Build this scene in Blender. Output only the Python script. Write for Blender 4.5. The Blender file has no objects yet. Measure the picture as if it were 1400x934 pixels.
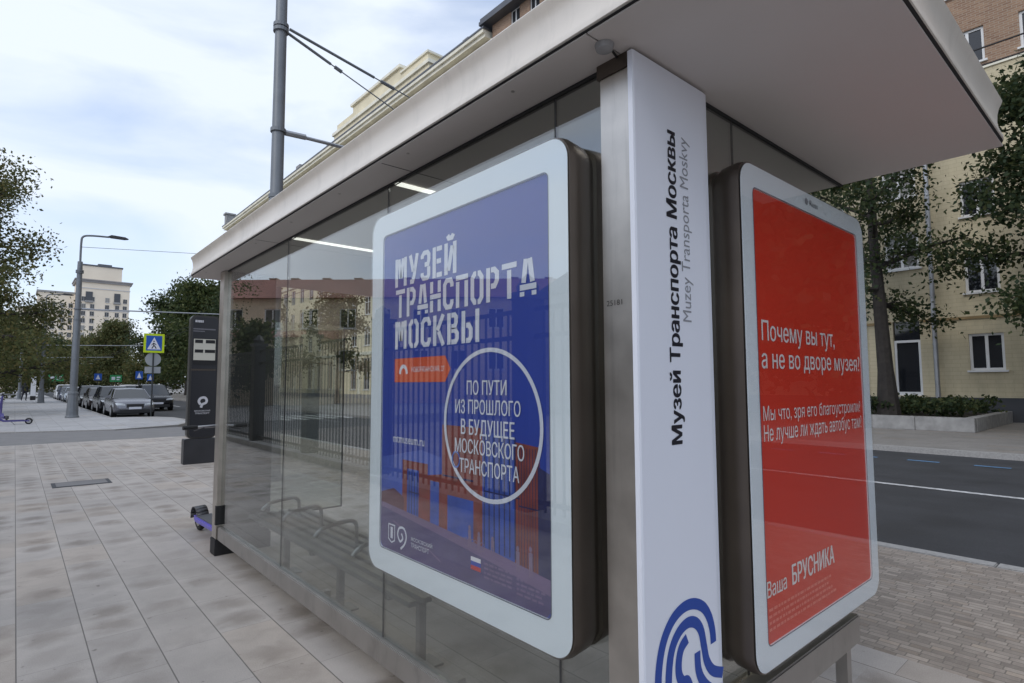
import bpy, bmesh, math, random
import numpy as np
from mathutils import Vector, Matrix
R = math.radians
random.seed(7)
sc = bpy.context.scene
COL = sc.collection

# ------------------------------------------------------------------ camera
cam_d = bpy.data.cameras.new('camera'); cam = bpy.data.objects.new('camera', cam_d); COL.objects.link(cam)
yaw, pitch, roll = 0.7170853, 0.0738457, -0.0033794
f = Vector((math.sin(yaw)*math.cos(pitch), math.cos(yaw)*math.cos(pitch), math.sin(pitch)))
r0 = Vector((math.cos(yaw), -math.sin(yaw), 0)); u0 = r0.cross(f)
r = r0*math.cos(roll)+u0*math.sin(roll); u = -r0*math.sin(roll)+u0*math.cos(roll)
cam.matrix_world = Matrix(((r.x, u.x, -f.x, 0), (r.y, u.y, -f.y, 0), (r.z, u.z, -f.z, 1.5), (0, 0, 0, 1)))
cam_d.sensor_width = 36; cam_d.lens = 36*777.75/1400; cam_d.clip_start = 0.05; cam_d.clip_end = 3000
sc.camera = cam

# ------------------------------------------------------------------ sky, sun, exposure
SUN_EL, SUN_AZ = R(42), R(-100)          # from the left (-X)
w = bpy.data.worlds.new('World'); sc.world = w; w.use_nodes = True
nt = w.node_tree; nt.nodes.clear()
def N(t, **k):
    n = nt.nodes.new(t)
    for a, b in k.items(): setattr(n, a, b)
    return n
sky = N('ShaderNodeTexSky', sky_type='NISHITA', sun_disc=False)
sky.sun_elevation = SUN_EL; sky.sun_rotation = SUN_AZ; sky.air_density = 1.0; sky.dust_density = 1.5; sky.ozone_density = 1.2
tc = N('ShaderNodeTexCoord'); mp = N('ShaderNodeMapping'); mp.inputs['Scale'].default_value = (1.0, 1.0, 3.2)
mp.inputs['Rotation'].default_value = (0.12, 0.2, 0.5)
mp.inputs['Location'].default_value = (0.35, 0.1, 0.55)
nz = N('ShaderNodeTexNoise'); nz.inputs['Scale'].default_value = 1.9; nz.inputs['Detail'].default_value = 7; nz.inputs['Roughness'].default_value = .5
nz.inputs['Distortion'].default_value = 0.5
rmp = N('ShaderNodeValToRGB'); rmp.color_ramp.elements[0].position = .34; rmp.color_ramp.elements[1].position = .56
rmp.color_ramp.elements[0].color = (.42, .42, .42, 1); rmp.color_ramp.elements[1].color = (.97, .97, .97, 1)
mx = N('ShaderNodeMix', data_type='RGBA'); mx.inputs[7].default_value = (7.6, 8.3, 9.4, 1)
gain = N('ShaderNodeMix', data_type='RGBA', blend_type='MULTIPLY'); gain.inputs[0].default_value = 1; gain.inputs[7].default_value = (1.75, 1.85, 2.0, 1)
bg = N('ShaderNodeBackground'); bg.inputs['Strength'].default_value = 0.112
out = N('ShaderNodeOutputWorld')
L = nt.links.new
L(tc.outputs['Generated'], mp.inputs[0]); L(mp.outputs[0], nz.inputs[0]); L(nz.outputs[0], rmp.inputs[0])
L(sky.outputs[0], gain.inputs[6]); L(gain.outputs[2], mx.inputs[6]); L(rmp.outputs[0], mx.inputs[0]); L(mx.outputs[2], bg.inputs[0]); L(bg.outputs[0], out.inputs[0])
sd = bpy.data.lights.new('sun', 'SUN'); sd.energy = 0.8; sd.angle = R(20); sd.color = (1, .95, .88)
so = bpy.data.objects.new('sun', sd); COL.objects.link(so)
sdir = Vector((math.sin(SUN_AZ)*math.cos(SUN_EL), math.cos(SUN_AZ)*math.cos(SUN_EL), math.sin(SUN_EL)))
so.rotation_euler = sdir.to_track_quat('Z', 'Y').to_euler()
vs = sc.view_settings; vs.view_transform = 'Standard'; vs.look = 'None'; vs.exposure = 0.1; vs.gamma = 1; vs.use_curve_mapping = False
sc.cycles.max_bounces = 8; sc.cycles.transparent_max_bounces = 24; sc.cycles.use_denoising = True
sc.cycles.sample_clamp_indirect = 6

# ------------------------------------------------------------------ materials
def s2l(c):
    return tuple((x/255/12.92 if x/255 <= .04045 else ((x/255+.055)/1.055)**2.4) for x in c)
MATS = {}
def mat(name, col, rough=.6, metal=0, noise=0, nscale=6, bump=0, spec=.5, emit=None, trans=False, srgb=False, coord='Object'):
    if name in MATS: return MATS[name]
    m = bpy.data.materials.new(name); m.use_nodes = True; t = m.node_tree; b = t.nodes['Principled BSDF']
    if srgb: col = s2l(col)
    b.inputs['Base Color'].default_value = (*col, 1); b.inputs['Roughness'].default_value = rough; b.inputs['Metallic'].default_value = metal
    b.inputs['Specular IOR Level'].default_value = spec
    if emit: b.inputs['Emission Color'].default_value = (*emit[0], 1); b.inputs['Emission Strength'].default_value = emit[1]
    if noise or bump:
        tcx = t.nodes.new('ShaderNodeTexCoord'); n = t.nodes.new('ShaderNodeTexNoise'); n.inputs['Scale'].default_value = nscale; n.inputs['Detail'].default_value = 6
        t.links.new(tcx.outputs[coord], n.inputs[0])
        if noise:
            rr = t.nodes.new('ShaderNodeValToRGB'); e = rr.color_ramp.elements
            e[0].position = .3; e[1].position = .7
            e[0].color = (*[c*(1-noise) for c in col], 1); e[1].color = (*[min(1, c*(1+noise)) for c in col], 1)
            t.links.new(n.outputs[0], rr.inputs[0]); t.links.new(rr.outputs[0], b.inputs['Base Color'])
            mr = t.nodes.new('ShaderNodeMapRange'); mr.inputs[3].default_value = max(.02, rough*.85); mr.inputs[4].default_value = min(1, rough*1.15)
            t.links.new(n.outputs[0], mr.inputs[0]); t.links.new(mr.outputs[0], b.inputs['Roughness'])
        if bump:
            bp = t.nodes.new('ShaderNodeBump'); bp.inputs['Strength'].default_value = bump; bp.inputs['Distance'].default_value = .01
            t.links.new(n.outputs[0], bp.inputs['Height']); t.links.new(bp.outputs[0], b.inputs['Normal'])
    MATS[name] = m; return m

def nodes(name):
    m = bpy.data.materials.new(name); m.use_nodes = True; t = m.node_tree; MATS[name] = m
    return m, t, t.nodes['Principled BSDF']
def mth(t, op, a, b=None, c=None):
    n = t.nodes.new('ShaderNodeMath'); n.operation = op
    for i, x in enumerate((a, b, c)):
        if x is None: continue
        if isinstance(x, (int, float)): n.inputs[i].default_value = x
        else: t.links.new(x, n.inputs[i])
    return n.outputs[0]
def mixc(t, fac, a, b, blend='MIX'):
    n = t.nodes.new('ShaderNodeMix'); n.data_type = 'RGBA'; n.blend_type = blend
    for i, x in ((0, fac), (6, a), (7, b)):
        if isinstance(x, (int, float)): n.inputs[i].default_value = x
        elif isinstance(x, tuple): n.inputs[i].default_value = (*x, 1)
        else: t.links.new(x, n.inputs[i])
    return n.outputs[2]

def glass_mat(name, tint, f0=.045, gloss=.0, k=1.0):
    m = bpy.data.materials.new(name); m.use_nodes = True; t = m.node_tree; t.nodes.clear()
    o = t.nodes.new('ShaderNodeOutputMaterial'); tr = t.nodes.new('ShaderNodeBsdfTransparent'); gl = t.nodes.new('ShaderNodeBsdfGlossy'); mxs = t.nodes.new('ShaderNodeMixShader')
    tr.inputs[0].default_value = (*tint, 1); gl.inputs[0].default_value = (1, 1, 1, 1); gl.inputs[1].default_value = gloss
    g = t.nodes.new('ShaderNodeNewGeometry'); d = t.nodes.new('ShaderNodeVectorMath'); d.operation = 'DOT_PRODUCT'
    t.links.new(g.outputs['Incoming'], d.inputs[0]); t.links.new(g.outputs['Normal'], d.inputs[1])
    c = mth(t, 'ABSOLUTE', d.outputs['Value']); p = mth(t, 'POWER', mth(t, 'SUBTRACT', 1.0, c), 5.0)
    fac = mth(t, 'MULTIPLY_ADD', p, (1-f0)*k, f0)
    t.links.new(fac, mxs.inputs[0]); t.links.new(tr.outputs[0], mxs.inputs[1]); t.links.new(gl.outputs[0], mxs.inputs[2]); t.links.new(mxs.outputs[0], o.inputs[0])
    MATS[name] = m; return m

def paving_mat(name, lx, ly, base, stain, joint=.006, var=.12, stains=1.0, rough=.75, jd=.36):
    """stone slabs lx wide (x) and ly long (y), running joints along y, broken cross joints; blotchy drying stains"""
    m, t, b = nodes(name)
    tcx = t.nodes.new('ShaderNodeTexCoord'); sx = t.nodes.new('ShaderNodeSeparateXYZ'); t.links.new(tcx.outputs['Object'], sx.inputs[0])
    X = mth(t, 'DIVIDE', mth(t, 'SUBTRACT', sx.outputs[0], .074), lx); col = mth(t, 'FLOOR', X)
    wn = t.nodes.new('ShaderNodeTexWhiteNoise'); wn.noise_dimensions = '1D'; t.links.new(col, wn.inputs['W'])
    Y = mth(t, 'ADD', mth(t, 'DIVIDE', sx.outputs[1], ly), wn.outputs['Value']); row = mth(t, 'FLOOR', Y)
    fx = mth(t, 'FRACT', X); fy = mth(t, 'FRACT', Y)
    ex = mth(t, 'MULTIPLY', mth(t, 'MINIMUM', fx, mth(t, 'SUBTRACT', 1.0, fx)), lx)
    ey = mth(t, 'MULTIPLY', mth(t, 'MINIMUM', fy, mth(t, 'SUBTRACT', 1.0, fy)), ly*(2.6 if lx > .2 else 1.2))
    e = mth(t, 'MINIMUM', ex, ey)
    jm = t.nodes.new('ShaderNodeMapRange'); jm.inputs[1].default_value = joint*.35; jm.inputs[2].default_value = joint; t.links.new(e, jm.inputs[0])
    cmb = t.nodes.new('ShaderNodeCombineXYZ'); t.links.new(col, cmb.inputs[0]); t.links.new(row, cmb.inputs[1])
    w2 = t.nodes.new('ShaderNodeTexWhiteNoise'); w2.noise_dimensions = '3D'; t.links.new(cmb.outputs[0], w2.inputs['Vector'])
    ws = t.nodes.new('ShaderNodeSeparateColor'); t.links.new(w2.outputs['Color'], ws.inputs[0])
    # fine grain
    n1 = t.nodes.new('ShaderNodeTexNoise'); n1.inputs['Scale'].default_value = 160; n1.inputs['Detail'].default_value = 4; t.links.new(tcx.outputs['Object'], n1.inputs[0])
    n2 = t.nodes.new('ShaderNodeTexNoise'); n2.inputs['Scale'].default_value = 1.1; n2.inputs['Detail'].default_value = 5; t.links.new(tcx.outputs['Object'], n2.inputs[0])
    n3 = t.nodes.new('ShaderNodeTexNoise'); n3.inputs['Scale'].default_value = 7; n3.inputs['Detail'].default_value = 5; n3.inputs['Distortion'].default_value = .6; t.links.new(tcx.outputs['Object'], n3.inputs[0])
    n4 = t.nodes.new('ShaderNodeTexNoise'); n4.inputs['Scale'].default_value = 16; n4.inputs['Detail'].default_value = 2; t.links.new(tcx.outputs['Object'], n4.inputs[0])
    gum = t.nodes.new('ShaderNodeMapRange'); gum.inputs[1].default_value = .70; gum.inputs[2].default_value = .76; gum.inputs[3].default_value = 1.0; gum.inputs[4].default_value = .6; t.links.new(n4.outputs[0], gum.inputs[0])
    v = mth(t, 'MULTIPLY', mth(t, 'MULTIPLY_ADD', ws.outputs[0], 2*var, 1-var), gum.outputs[0])
    v = mth(t, 'MULTIPLY', v, mth(t, 'MULTIPLY_ADD', n1.outputs[0], .56, .72))
    v = mth(t, 'MULTIPLY', v, mth(t, 'MULTIPLY_ADD', n2.outputs[0], .5, .75))
    v = mth(t, 'MULTIPLY', v, mth(t, 'MULTIPLY_ADD', n3.outputs[0], .3, .85))
    # damp ovals, two to a slab
    Y2 = mth(t, 'MULTIPLY', Y, 2.0); cb2 = t.nodes.new('ShaderNodeCombineXYZ'); t.links.new(col, cb2.inputs[0]); t.links.new(mth(t, 'FLOOR', Y2), cb2.inputs[1]); cb2.inputs[2].default_value = 7.3
    w3 = t.nodes.new('ShaderNodeTexWhiteNoise'); w3.noise_dimensions = '3D'; t.links.new(cb2.outputs[0], w3.inputs['Vector']); wb = t.nodes.new('ShaderNodeSeparateColor'); t.links.new(w3.outputs['Color'], wb.inputs[0]); fy2 = mth(t, 'FRACT', Y2)
    dx = mth(t, 'MULTIPLY', mth(t, 'SUBTRACT', fx, .5), 2.3); dy = mth(t, 'MULTIPLY', mth(t, 'SUBTRACT', fy2, mth(t, 'MULTIPLY_ADD', wb.outputs[2], .24, .38)), 2.2)
    rr = mth(t, 'SQRT', mth(t, 'ADD', mth(t, 'MULTIPLY', dx, dx), mth(t, 'MULTIPLY', dy, dy)))
    rr = mth(t, 'ADD', rr, mth(t, 'MULTIPLY_ADD', n3.outputs[0], 1.15, -.57))
    om = t.nodes.new('ShaderNodeMapRange'); om.inputs[1].default_value = 1.25; om.inputs[2].default_value = .35; t.links.new(rr, om.inputs[0])
    sel = t.nodes.new('ShaderNodeMapRange'); sel.inputs[1].default_value = .2; sel.inputs[2].default_value = .75; t.links.new(wb.outputs[1], sel.inputs[0])
    reg = t.nodes.new('ShaderNodeMapRange'); reg.inputs[1].default_value = .38; reg.inputs[2].default_value = .58; t.links.new(n2.outputs[0], reg.inputs[0])
    st = mth(t, 'MULTIPLY', mth(t, 'MULTIPLY', om.outputs[0], sel.outputs[0]), mth(t, 'MULTIPLY_ADD', reg.outputs[0], .6*stains, .4*stains))
    tint = mixc(t, mth(t, 'GREATER_THAN', ws.outputs[2], .86), base, tuple(np.array(base)*np.array((1.0, .965, .925))))
    c0 = mixc(t, mth(t, 'MINIMUM', mth(t, 'MULTIPLY', st, .50), 1.0), tint, stain)
    vv = t.nodes.new('ShaderNodeCombineColor'); [t.links.new(v, vv.inputs[i]) for i in range(3)]
    c1 = mixc(t, 1.0, c0, vv.outputs[0], 'MULTIPLY')
    c2 = mixc(t, jm.outputs[0], tuple(np.array(base)*jd), c1)
    t.links.new(c2, b.inputs['Base Color']); b.inputs['Roughness'].default_value = rough
    bp = t.nodes.new('ShaderNodeBump'); bp.inputs['Strength'].default_value = .35; bp.inputs['Distance'].default_value = .004
    hh = mth(t, 'ADD', jm.outputs[0], mth(t, 'MULTIPLY', n1.outputs[0], .35)); t.links.new(hh, bp.inputs['Height']); t.links.new(bp.outputs[0], b.inputs['Normal'])
    return m

def masonry_mat(name, c1, c2, mortar, bw, bh, msize=.012, patch=None, mortar_smooth=.2):
    m, t, b = nodes(name)
    tcx = t.nodes.new('ShaderNodeTexCoord'); sx = t.nodes.new('ShaderNodeSeparateXYZ'); t.links.new(tcx.outputs['Object'], sx.inputs[0])
    cb = t.nodes.new('ShaderNodeCombineXYZ'); t.links.new(mth(t, 'ADD', sx.outputs[1], sx.outputs[0]), cb.inputs[0]); t.links.new(sx.outputs[2], cb.inputs[1])
    br = t.nodes.new('ShaderNodeTexBrick'); br.inputs['Scale'].default_value = 1; br.inputs['Brick Width'].default_value = bw; br.inputs['Row Height'].default_value = bh
    br.inputs['Mortar Size'].default_value = msize; br.inputs['Mortar Smooth'].default_value = mortar_smooth
    br.inputs['Color1'].default_value = (*c1, 1); br.inputs['Color2'].default_value = (*c2, 1); br.inputs['Mortar'].default_value = (*mortar, 1)
    t.links.new(cb.outputs[0], br.inputs['Vector'])
    n = t.nodes.new('ShaderNodeTexNoise'); n.inputs['Scale'].default_value = .45; n.inputs['Detail'].default_value = 7; t.links.new(tcx.outputs['Object'], n.inputs[0])
    v = mth(t, 'MULTIPLY_ADD', n.outputs[0], .55, .73); vv = t.nodes.new('ShaderNodeCombineColor'); [t.links.new(v, vv.inputs[i]) for i in range(3)]
    c = mixc(t, 1.0, br.outputs[0], vv.outputs[0], 'MULTIPLY')
    t.links.new(c, b.inputs['Base Color']); b.inputs['Roughness'].default_value = .9
    bp = t.nodes.new('ShaderNodeBump'); bp.inputs['Strength'].default_value = .3; bp.inputs['Distance'].default_value = .01
    t.links.new(mth(t, 'SUBTRACT', 1.0, br.outputs['Fac']), bp.inputs['Height']); t.links.new(bp.outputs[0], b.inputs['Normal'])
    return m

def leaf_mat(name, cols):
    m = bpy.data.materials.new(name); m.use_nodes = True; t = m.node_tree; b = t.nodes['Principled BSDF']; o = t.nodes['Material Output']
    g = t.nodes.new('ShaderNodeNewGeometry'); rr = t.nodes.new('ShaderNodeValToRGB'); e = rr.color_ramp.elements
    e[0].color = (*cols[0], 1); e[1].color = (*cols[-1], 1)
    for i, c in enumerate(cols[1:-1]):
        x = e.new((i+1)/(len(cols)-1)); x.color = (*c, 1)
    t.links.new(g.outputs['Random Per Island'], rr.inputs[0]); t.links.new(rr.outputs[0], b.inputs['Base Color']); b.inputs['Roughness'].default_value = .65
    b.inputs['Specular IOR Level'].default_value = .3
    tl = t.nodes.new('ShaderNodeBsdfTranslucent'); t.links.new(rr.outputs[0], tl.inputs[0]); ms = t.nodes.new('ShaderNodeMixShader'); ms.inputs[0].default_value = .38
    t.links.new(b.outputs[0], ms.inputs[1]); t.links.new(tl.outputs[0], ms.inputs[2]); t.links.new(ms.outputs[0], o.inputs[0])
    MATS[name] = m; return m

M_steel = mat('brushed_steel', (.60, .56, .51), .34, 1, noise=.10, nscale=9)
M_rail = mat('matt_rail_metal', (.42, .40, .38), .45, .85, noise=.08, nscale=7)
M_bronze = mat('bronze_casing', (.115, .095, .08), .38, .65, noise=.12, nscale=4)
M_black = mat('black_rubber', (.014, .014, .016), .6)
M_dark = mat('dark_plastic', (.035, .036, .042), .42, noise=.15, nscale=5)
M_fascia = mat('fascia_paint', (.72, .665, .60), .34, .1, noise=.07, nscale=2.2, bump=.02)
def streaks(m, amt, sc_=(3.5, 3.5, .35), lo=.52, hi=.72):
    t = m.node_tree; b = t.nodes['Principled BSDF']; src = b.inputs['Base Color'].links[0].from_socket
    tcx = t.nodes.new('ShaderNodeTexCoord'); mp_ = t.nodes.new('ShaderNodeMapping'); mp_.inputs['Scale'].default_value = sc_; t.links.new(tcx.outputs['Object'], mp_.inputs[0])
    n = t.nodes.new('ShaderNodeTexNoise'); n.inputs['Scale'].default_value = 2.0; n.inputs['Detail'].default_value = 6; n.inputs['Roughness'].default_value = .7; t.links.new(mp_.outputs[0], n.inputs[0])
    mr = t.nodes.new('ShaderNodeMapRange'); mr.inputs[1].default_value = lo; mr.inputs[2].default_value = hi; mr.inputs[3].default_value = 1; mr.inputs[4].default_value = 1-amt; t.links.new(n.outputs[0], mr.inputs[0])
    vv = t.nodes.new('ShaderNodeCombineColor'); [t.links.new(mr.outputs[0], vv.inputs[i]) for i in range(3)]
    t.links.new(mixc(t, 1.0, src, vv.outputs[0], 'MULTIPLY'), b.inputs['Base Color'])
streaks(M_fascia, .13); streaks(M_steel, .18, (9, 9, .5)); streaks(M_rail, .2, (5, 5, 2))
M_soffit = mat('soffit_panel', (.56, .52, .50), .62, 0, noise=.035, nscale=1.4)
M_white = mat('white_print', (.80, .82, .86), .4)
M_border = mat('glass_white_border', (.78, .84, .88), .12)
M_offwhite = mat('offwhite_plastic', (.72, .73, .74), .45)
M_glass = glass_mat('shelter_glass', (.835, .86, .84), .13)
M_pane = glass_mat('poster_glass', (.95, .96, .96), .075)
M_pane_red = glass_mat('poster_glass_coated', (.97, .97, .97), .03, k=.5)
M_led = mat('lit_strip', (.9, .9, .9), .4, emit=((1, .97, .92), 1.6))
M_asphalt = mat('asphalt', (.035, .036, .040), .85, noise=.22, nscale=1.3, bump=.15)
def asphalt_detail(m):
    t = m.node_tree; b = t.nodes['Principled BSDF']; src = b.inputs['Base Color'].links[0].from_socket
    tcx = t.nodes.new('ShaderNodeTexCoord'); n = t.nodes.new('ShaderNodeTexNoise'); n.inputs['Scale'].default_value = 70; n.inputs['Detail'].default_value = 3; t.links.new(tcx.outputs['Object'], n.inputs[0])
    mp_ = t.nodes.new('ShaderNodeMapping'); mp_.inputs['Scale'].default_value = (1.3, .06, 1); t.links.new(tcx.outputs['Object'], mp_.inputs[0])
    n2 = t.nodes.new('ShaderNodeTexNoise'); n2.inputs['Scale'].default_value = 1.0; n2.inputs['Detail'].default_value = 4; t.links.new(mp_.outputs[0], n2.inputs[0])
    v = mth(t, 'MULTIPLY', mth(t, 'MULTIPLY_ADD', n.outputs[0], .9, .55), mth(t, 'MULTIPLY_ADD', n2.outputs[0], .8, .6))
    vv = t.nodes.new('ShaderNodeCombineColor'); [t.links.new(v, vv.inputs[i]) for i in range(3)]
    t.links.new(mixc(t, 1.0, src, vv.outputs[0], 'MULTIPLY'), b.inputs['Base Color'])
asphalt_detail(M_asphalt)
M_kerb = mat('granite_kerb', (.34, .33, .32), .8, noise=.16, nscale=30)
M_line = mat('road_paint_white', (.50, .50, .50), .75, noise=.4, nscale=14)
M_blue_line = mat('road_paint_blue', (.10, .22, .38), .8, noise=.3, nscale=12)
M_pave = paving_mat('granite_slabs', .31, .62, (.40, .368, .342), (.15, .122, .098), var=.07, stains=1.2, joint=.0042)
M_pave_far = paving_mat('granite_slabs_far', .62, .9, (.36, .36, .37), (.27, .26, .25), stains=.3, var=.06)
M_setts = paving_mat('stone_setts', .052, .105, (.32, .275, .235), (.18, .135, .115), joint=.0055, var=.24, stains=.5, jd=.58)
M_pave_opp = paving_mat('paving_opposite', .5, .8, (.235, .22, .205), (.17, .16, .15), stains=.3, var=.06)
M_strip = mat('driveway_surface', (.185, .182, .185), .85, noise=.12, nscale=2.2)
M_pole = mat('grey_pole_paint', (.17, .185, .205), .5, .3, noise=.1, nscale=5)
M_pole_green = M_pole
M_pipe = mat('zinc_pipe', (.38, .39, .41), .42, .7, noise=.15, nscale=3)
M_winframe = mat('white_window_frame', (.74, .74, .74), .4)
def pane_mat():
    m, t, b = nodes('window_pane'); oi = t.nodes.new('ShaderNodeObjectInfo'); rr = t.nodes.new('ShaderNodeValToRGB'); rr.color_ramp.interpolation = 'CONSTANT'
    e = rr.color_ramp.elements; e[0].color = (.012, .014, .018, 1); e[1].position = .55; e[1].color = (.04, .043, .048, 1); x = e.new(.75); x.color = (.14, .135, .125, 1); x = e.new(.9); x.color = (.26, .25, .23, 1)
    t.links.new(oi.outputs['Random'], rr.inputs[0]); t.links.new(rr.outputs[0], b.inputs['Base Color']); b.inputs['Roughness'].default_value = .04; b.inputs['Specular IOR Level'].default_value = .7
    return m
M_winpane = pane_mat()
M_yellow = masonry_mat('yellow_painted_brick', s2l((204, 192, 162)), s2l((199, 187, 157)), s2l((186, 174, 146)), .52, .16, .008)
streaks(M_yellow, .22, (.5, .5, .12), .45, .7)
M_yellow2 = mat('cream_stucco', s2l((226, 215, 186)), .9, noise=.12, nscale=.5)
M_cream = mat('cream_cornice', s2l((232, 227, 210)), .85, noise=.12, nscale=1)
M_brick = masonry_mat('brown_brick', s2l((160, 130, 106)), s2l((138, 108, 88)), s2l((166, 150, 134)), .27, .09, .012)
M_plinth = mat('dark_plinth', (.055, .058, .066), .8, noise=.15, nscale=2)
M_stone = mat('grey_stone', (.30, .295, .29), .85, noise=.2, nscale=4)
M_roofmetal = mat('roof_metal', (.11, .115, .13), .5, .4, noise=.15, nscale=1)
M_redroof = mat('red_roof', s2l((150, 104, 92)), .7, noise=.15, nscale=.5)
M_tower = mat('pale_tower_stone', s2l((238, 224, 204)), .9, noise=.07, nscale=.12)
M_bark = mat('bark', (.034, .029, .026), .9, noise=.35, nscale=6, bump=.6)
M_soil = mat('soil', (.04, .035, .028), .95, noise=.3, nscale=5)
M_leaf_green = leaf_mat('green_leaves', [(.03, .05, .018), (.055, .08, .027), (.085, .11, .038), (.12, .13, .045)])
M_leaf_olive = leaf_mat('olive_leaves', [(.05, .066, .026), (.09, .104, .038), (.10, .112, .04), (.125, .125, .045), (.16, .13, .048)])
M_leaf_dark = leaf_mat('dark_leaves', [(.022, .04, .018), (.036, .058, .025), (.056, .078, .03), (.085, .092, .034)])
M_purple = mat('scooter_purple', s2l((108, 100, 190)), .35, noise=.06, nscale=8)
M_tyre = mat('tyre_rubber', (.018, .018, .019), .8)
M_chrome = mat('rim_metal', (.45, .45, .46), .3, .9)
M_screen = mat('display_face', (.62, .60, .52), .3)

# ------------------------------------------------------------------ mesh builder
class MB:
    def __init__(s): s.v = []; s.f = []; s.mi = []; s.k = 0
    def add(s, vs, fs):
        o = len(s.v); s.v += [tuple(v) for v in vs]; s.f += [tuple(i+o for i in q) for q in fs]; s.mi += [s.k]*len(fs); return s
    def box(s, x0, y0, z0, x1, y1, z1):
        vs = [(x, y, z) for z in (z0, z1) for y in (y0, y1) for x in (x0, x1)]
        return s.add(vs, [(0, 2, 3, 1), (4, 5, 7, 6), (0, 1, 5, 4), (2, 6, 7, 3), (0, 4, 6, 2), (1, 3, 7, 5)])
    def tube(s, pts, rad, n=10, cap=True):
        pts = [Vector(p) for p in pts]
        if not isinstance(rad, (list, tuple)): rad = [rad]*len(pts)
        vs = []; fs = []; prev = None
        for i, p in enumerate(pts):
            d = (pts[min(i+1, len(pts)-1)]-pts[max(i-1, 0)]).normalized()
            a = Vector((0, 0, 1)) if abs(d.z) < .95 else Vector((1, 0, 0))
            if prev is not None:
                x = prev - d*prev.dot(d); x = x.normalized() if x.length > 1e-4 else d.cross(a).normalized()
            else: x = d.cross(a).normalized()
            prev = x; y = d.cross(x)
            vs += [p+(x*math.cos(2*math.pi*j/n)+y*math.sin(2*math.pi*j/n))*rad[i] for j in range(n)]
        for i in range(len(pts)-1):
            for j in range(n):
                k = (j+1) % n; fs.append((i*n+j, i*n+k, (i+1)*n+k, (i+1)*n+j))
        if cap: fs.append(tuple(range(n))[::-1]); fs.append(tuple(range((len(pts)-1)*n, len(pts)*n)))
        return s.add(vs, fs)
    def lathe(s, prof, c=(0, 0, 0), n=20):
        return s.tube([(c[0], c[1], c[2]+z) for _, z in prof], [max(q, .0005) for q, _ in prof], n)
    def prism(s, poly, fn0, fn1):
        n = len(poly); vs = [fn0(p) for p in poly]+[fn1(p) for p in poly]
        return s.add(vs, [tuple(range(n))[::-1], tuple(range(n, 2*n))]+[(i, (i+1) % n, n+(i+1) % n, n+i) for i in range(n)])
    def build(s, name, mats, parent=None, smooth=False, bevel=0, auto=35):
        me = bpy.data.meshes.new(name); me.from_pydata(s.v, [], s.f)
        if not isinstance(mats, (list, tuple)): mats = [mats]
        for m in mats: me.materials.append(m)
        if any(s.mi): me.polygons.foreach_set('material_index', s.mi)
        bm = bmesh.new(); bm.from_mesh(me); bmesh.ops.recalc_face_normals(bm, faces=bm.faces)
        if bevel:
            es = [e for e in bm.edges if len(e.link_faces) == 2 and e.calc_face_angle(0) > .6]
            bmesh.ops.bevel(bm, geom=es, offset=bevel, segments=2, affect='EDGES', clamp_overlap=True)
        if smooth:
            for fc in bm.faces: fc.smooth = True
            for e in bm.edges:
                if len(e.link_faces) == 2 and e.calc_face_angle(0) > R(auto): e.smooth = False
        bm.to_mesh(me); bm.free(); me.update()
        o = bpy.data.objects.new(name, me); COL.objects.link(o)
        if parent: o.parent = parent
        return o

def tag(o, label, cat, group=None, kind=None):
    if label: o['label'] = label
    if cat: o['category'] = cat
    if group: o['group'] = group
    if kind: o['kind'] = kind
    return o
def thing(name, label, cat, loc=(0, 0, 0), rotz=0, group=None):
    o = bpy.data.objects.new(name, None); o.empty_display_size = .2; COL.objects.link(o); o.location = loc; o.rotation_euler = (0, 0, rotz)
    return tag(o, label, cat, group)
def struct(o): o['kind'] = 'structure'; return o
KIDS = {}
def copy_tree(o, parent=None, loc=None, rotz=None, label=None):
    c = o.copy(); COL.objects.link(c)
    if parent: c.parent = parent
    if loc is not None: c.location = loc
    if rotz is not None: c.rotation_euler = (0, 0, rotz)
    if label: c['label'] = label
    for ch in [x for x in bpy.data.objects if x.parent == o]: copy_tree(ch, c)
    return c

def rrect(x0, y0, x1, y1, r, n=8):
    P = []
    for cx, cy, a in ((x1-r, y1-r, 0), (x0+r, y1-r, 90), (x0+r, y0+r, 180), (x1-r, y0+r, 270)):
        for i in range(n+1):
            t = R(a+90*i/n); P.append((cx+r*math.cos(t), cy+r*math.sin(t)))
    return P
def ring(mb, outer, inner, fn):
    n = len(outer); return mb.add([fn(p) for p in outer]+[fn(p) for p in inner], [(i, (i+1) % n, n+(i+1) % n, n+i) for i in range(n)])
def ribbon(mb, pts, wd, fn, closed=False):
    """flat stroke of width wd along 2-D points, mapped into space by fn"""
    P = [Vector(p) for p in pts]; n = len(P); Ls = []; Rs = []
    for i in range(n):
        a = P[i-1] if (i > 0 or closed) else P[i]; b = P[(i+1) % n] if (i < n-1 or closed) else P[i]
        d1 = (P[i]-a); d2 = (b-P[i])
        d1 = d1.normalized() if d1.length > 1e-9 else d2.normalized(); d2 = d2.normalized() if d2.length > 1e-9 else d1
        n1 = Vector((-d1.y, d1.x)); n2 = Vector((-d2.y, d2.x)); mm = (n1+n2)
        mm = mm.normalized() if mm.length > 1e-6 else n1
        k = wd/2/max(.45, mm.dot(n1)); Ls.append(P[i]+mm*k); Rs.append(P[i]-mm*k)
    m = n if closed else n-1
    return mb.add([fn(p) for p in Ls]+[fn(p) for p in Rs], [(i, (i+1) % n, n+(i+1) % n, n+i) for i in range(m)])
def arc(cx, cy, rx, ry, a0, a1, n=24):
    return [(cx+rx*math.cos(R(a0+(a1-a0)*i/n)), cy+ry*math.sin(R(a0+(a1-a0)*i/n))) for i in range(n+1)]
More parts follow.
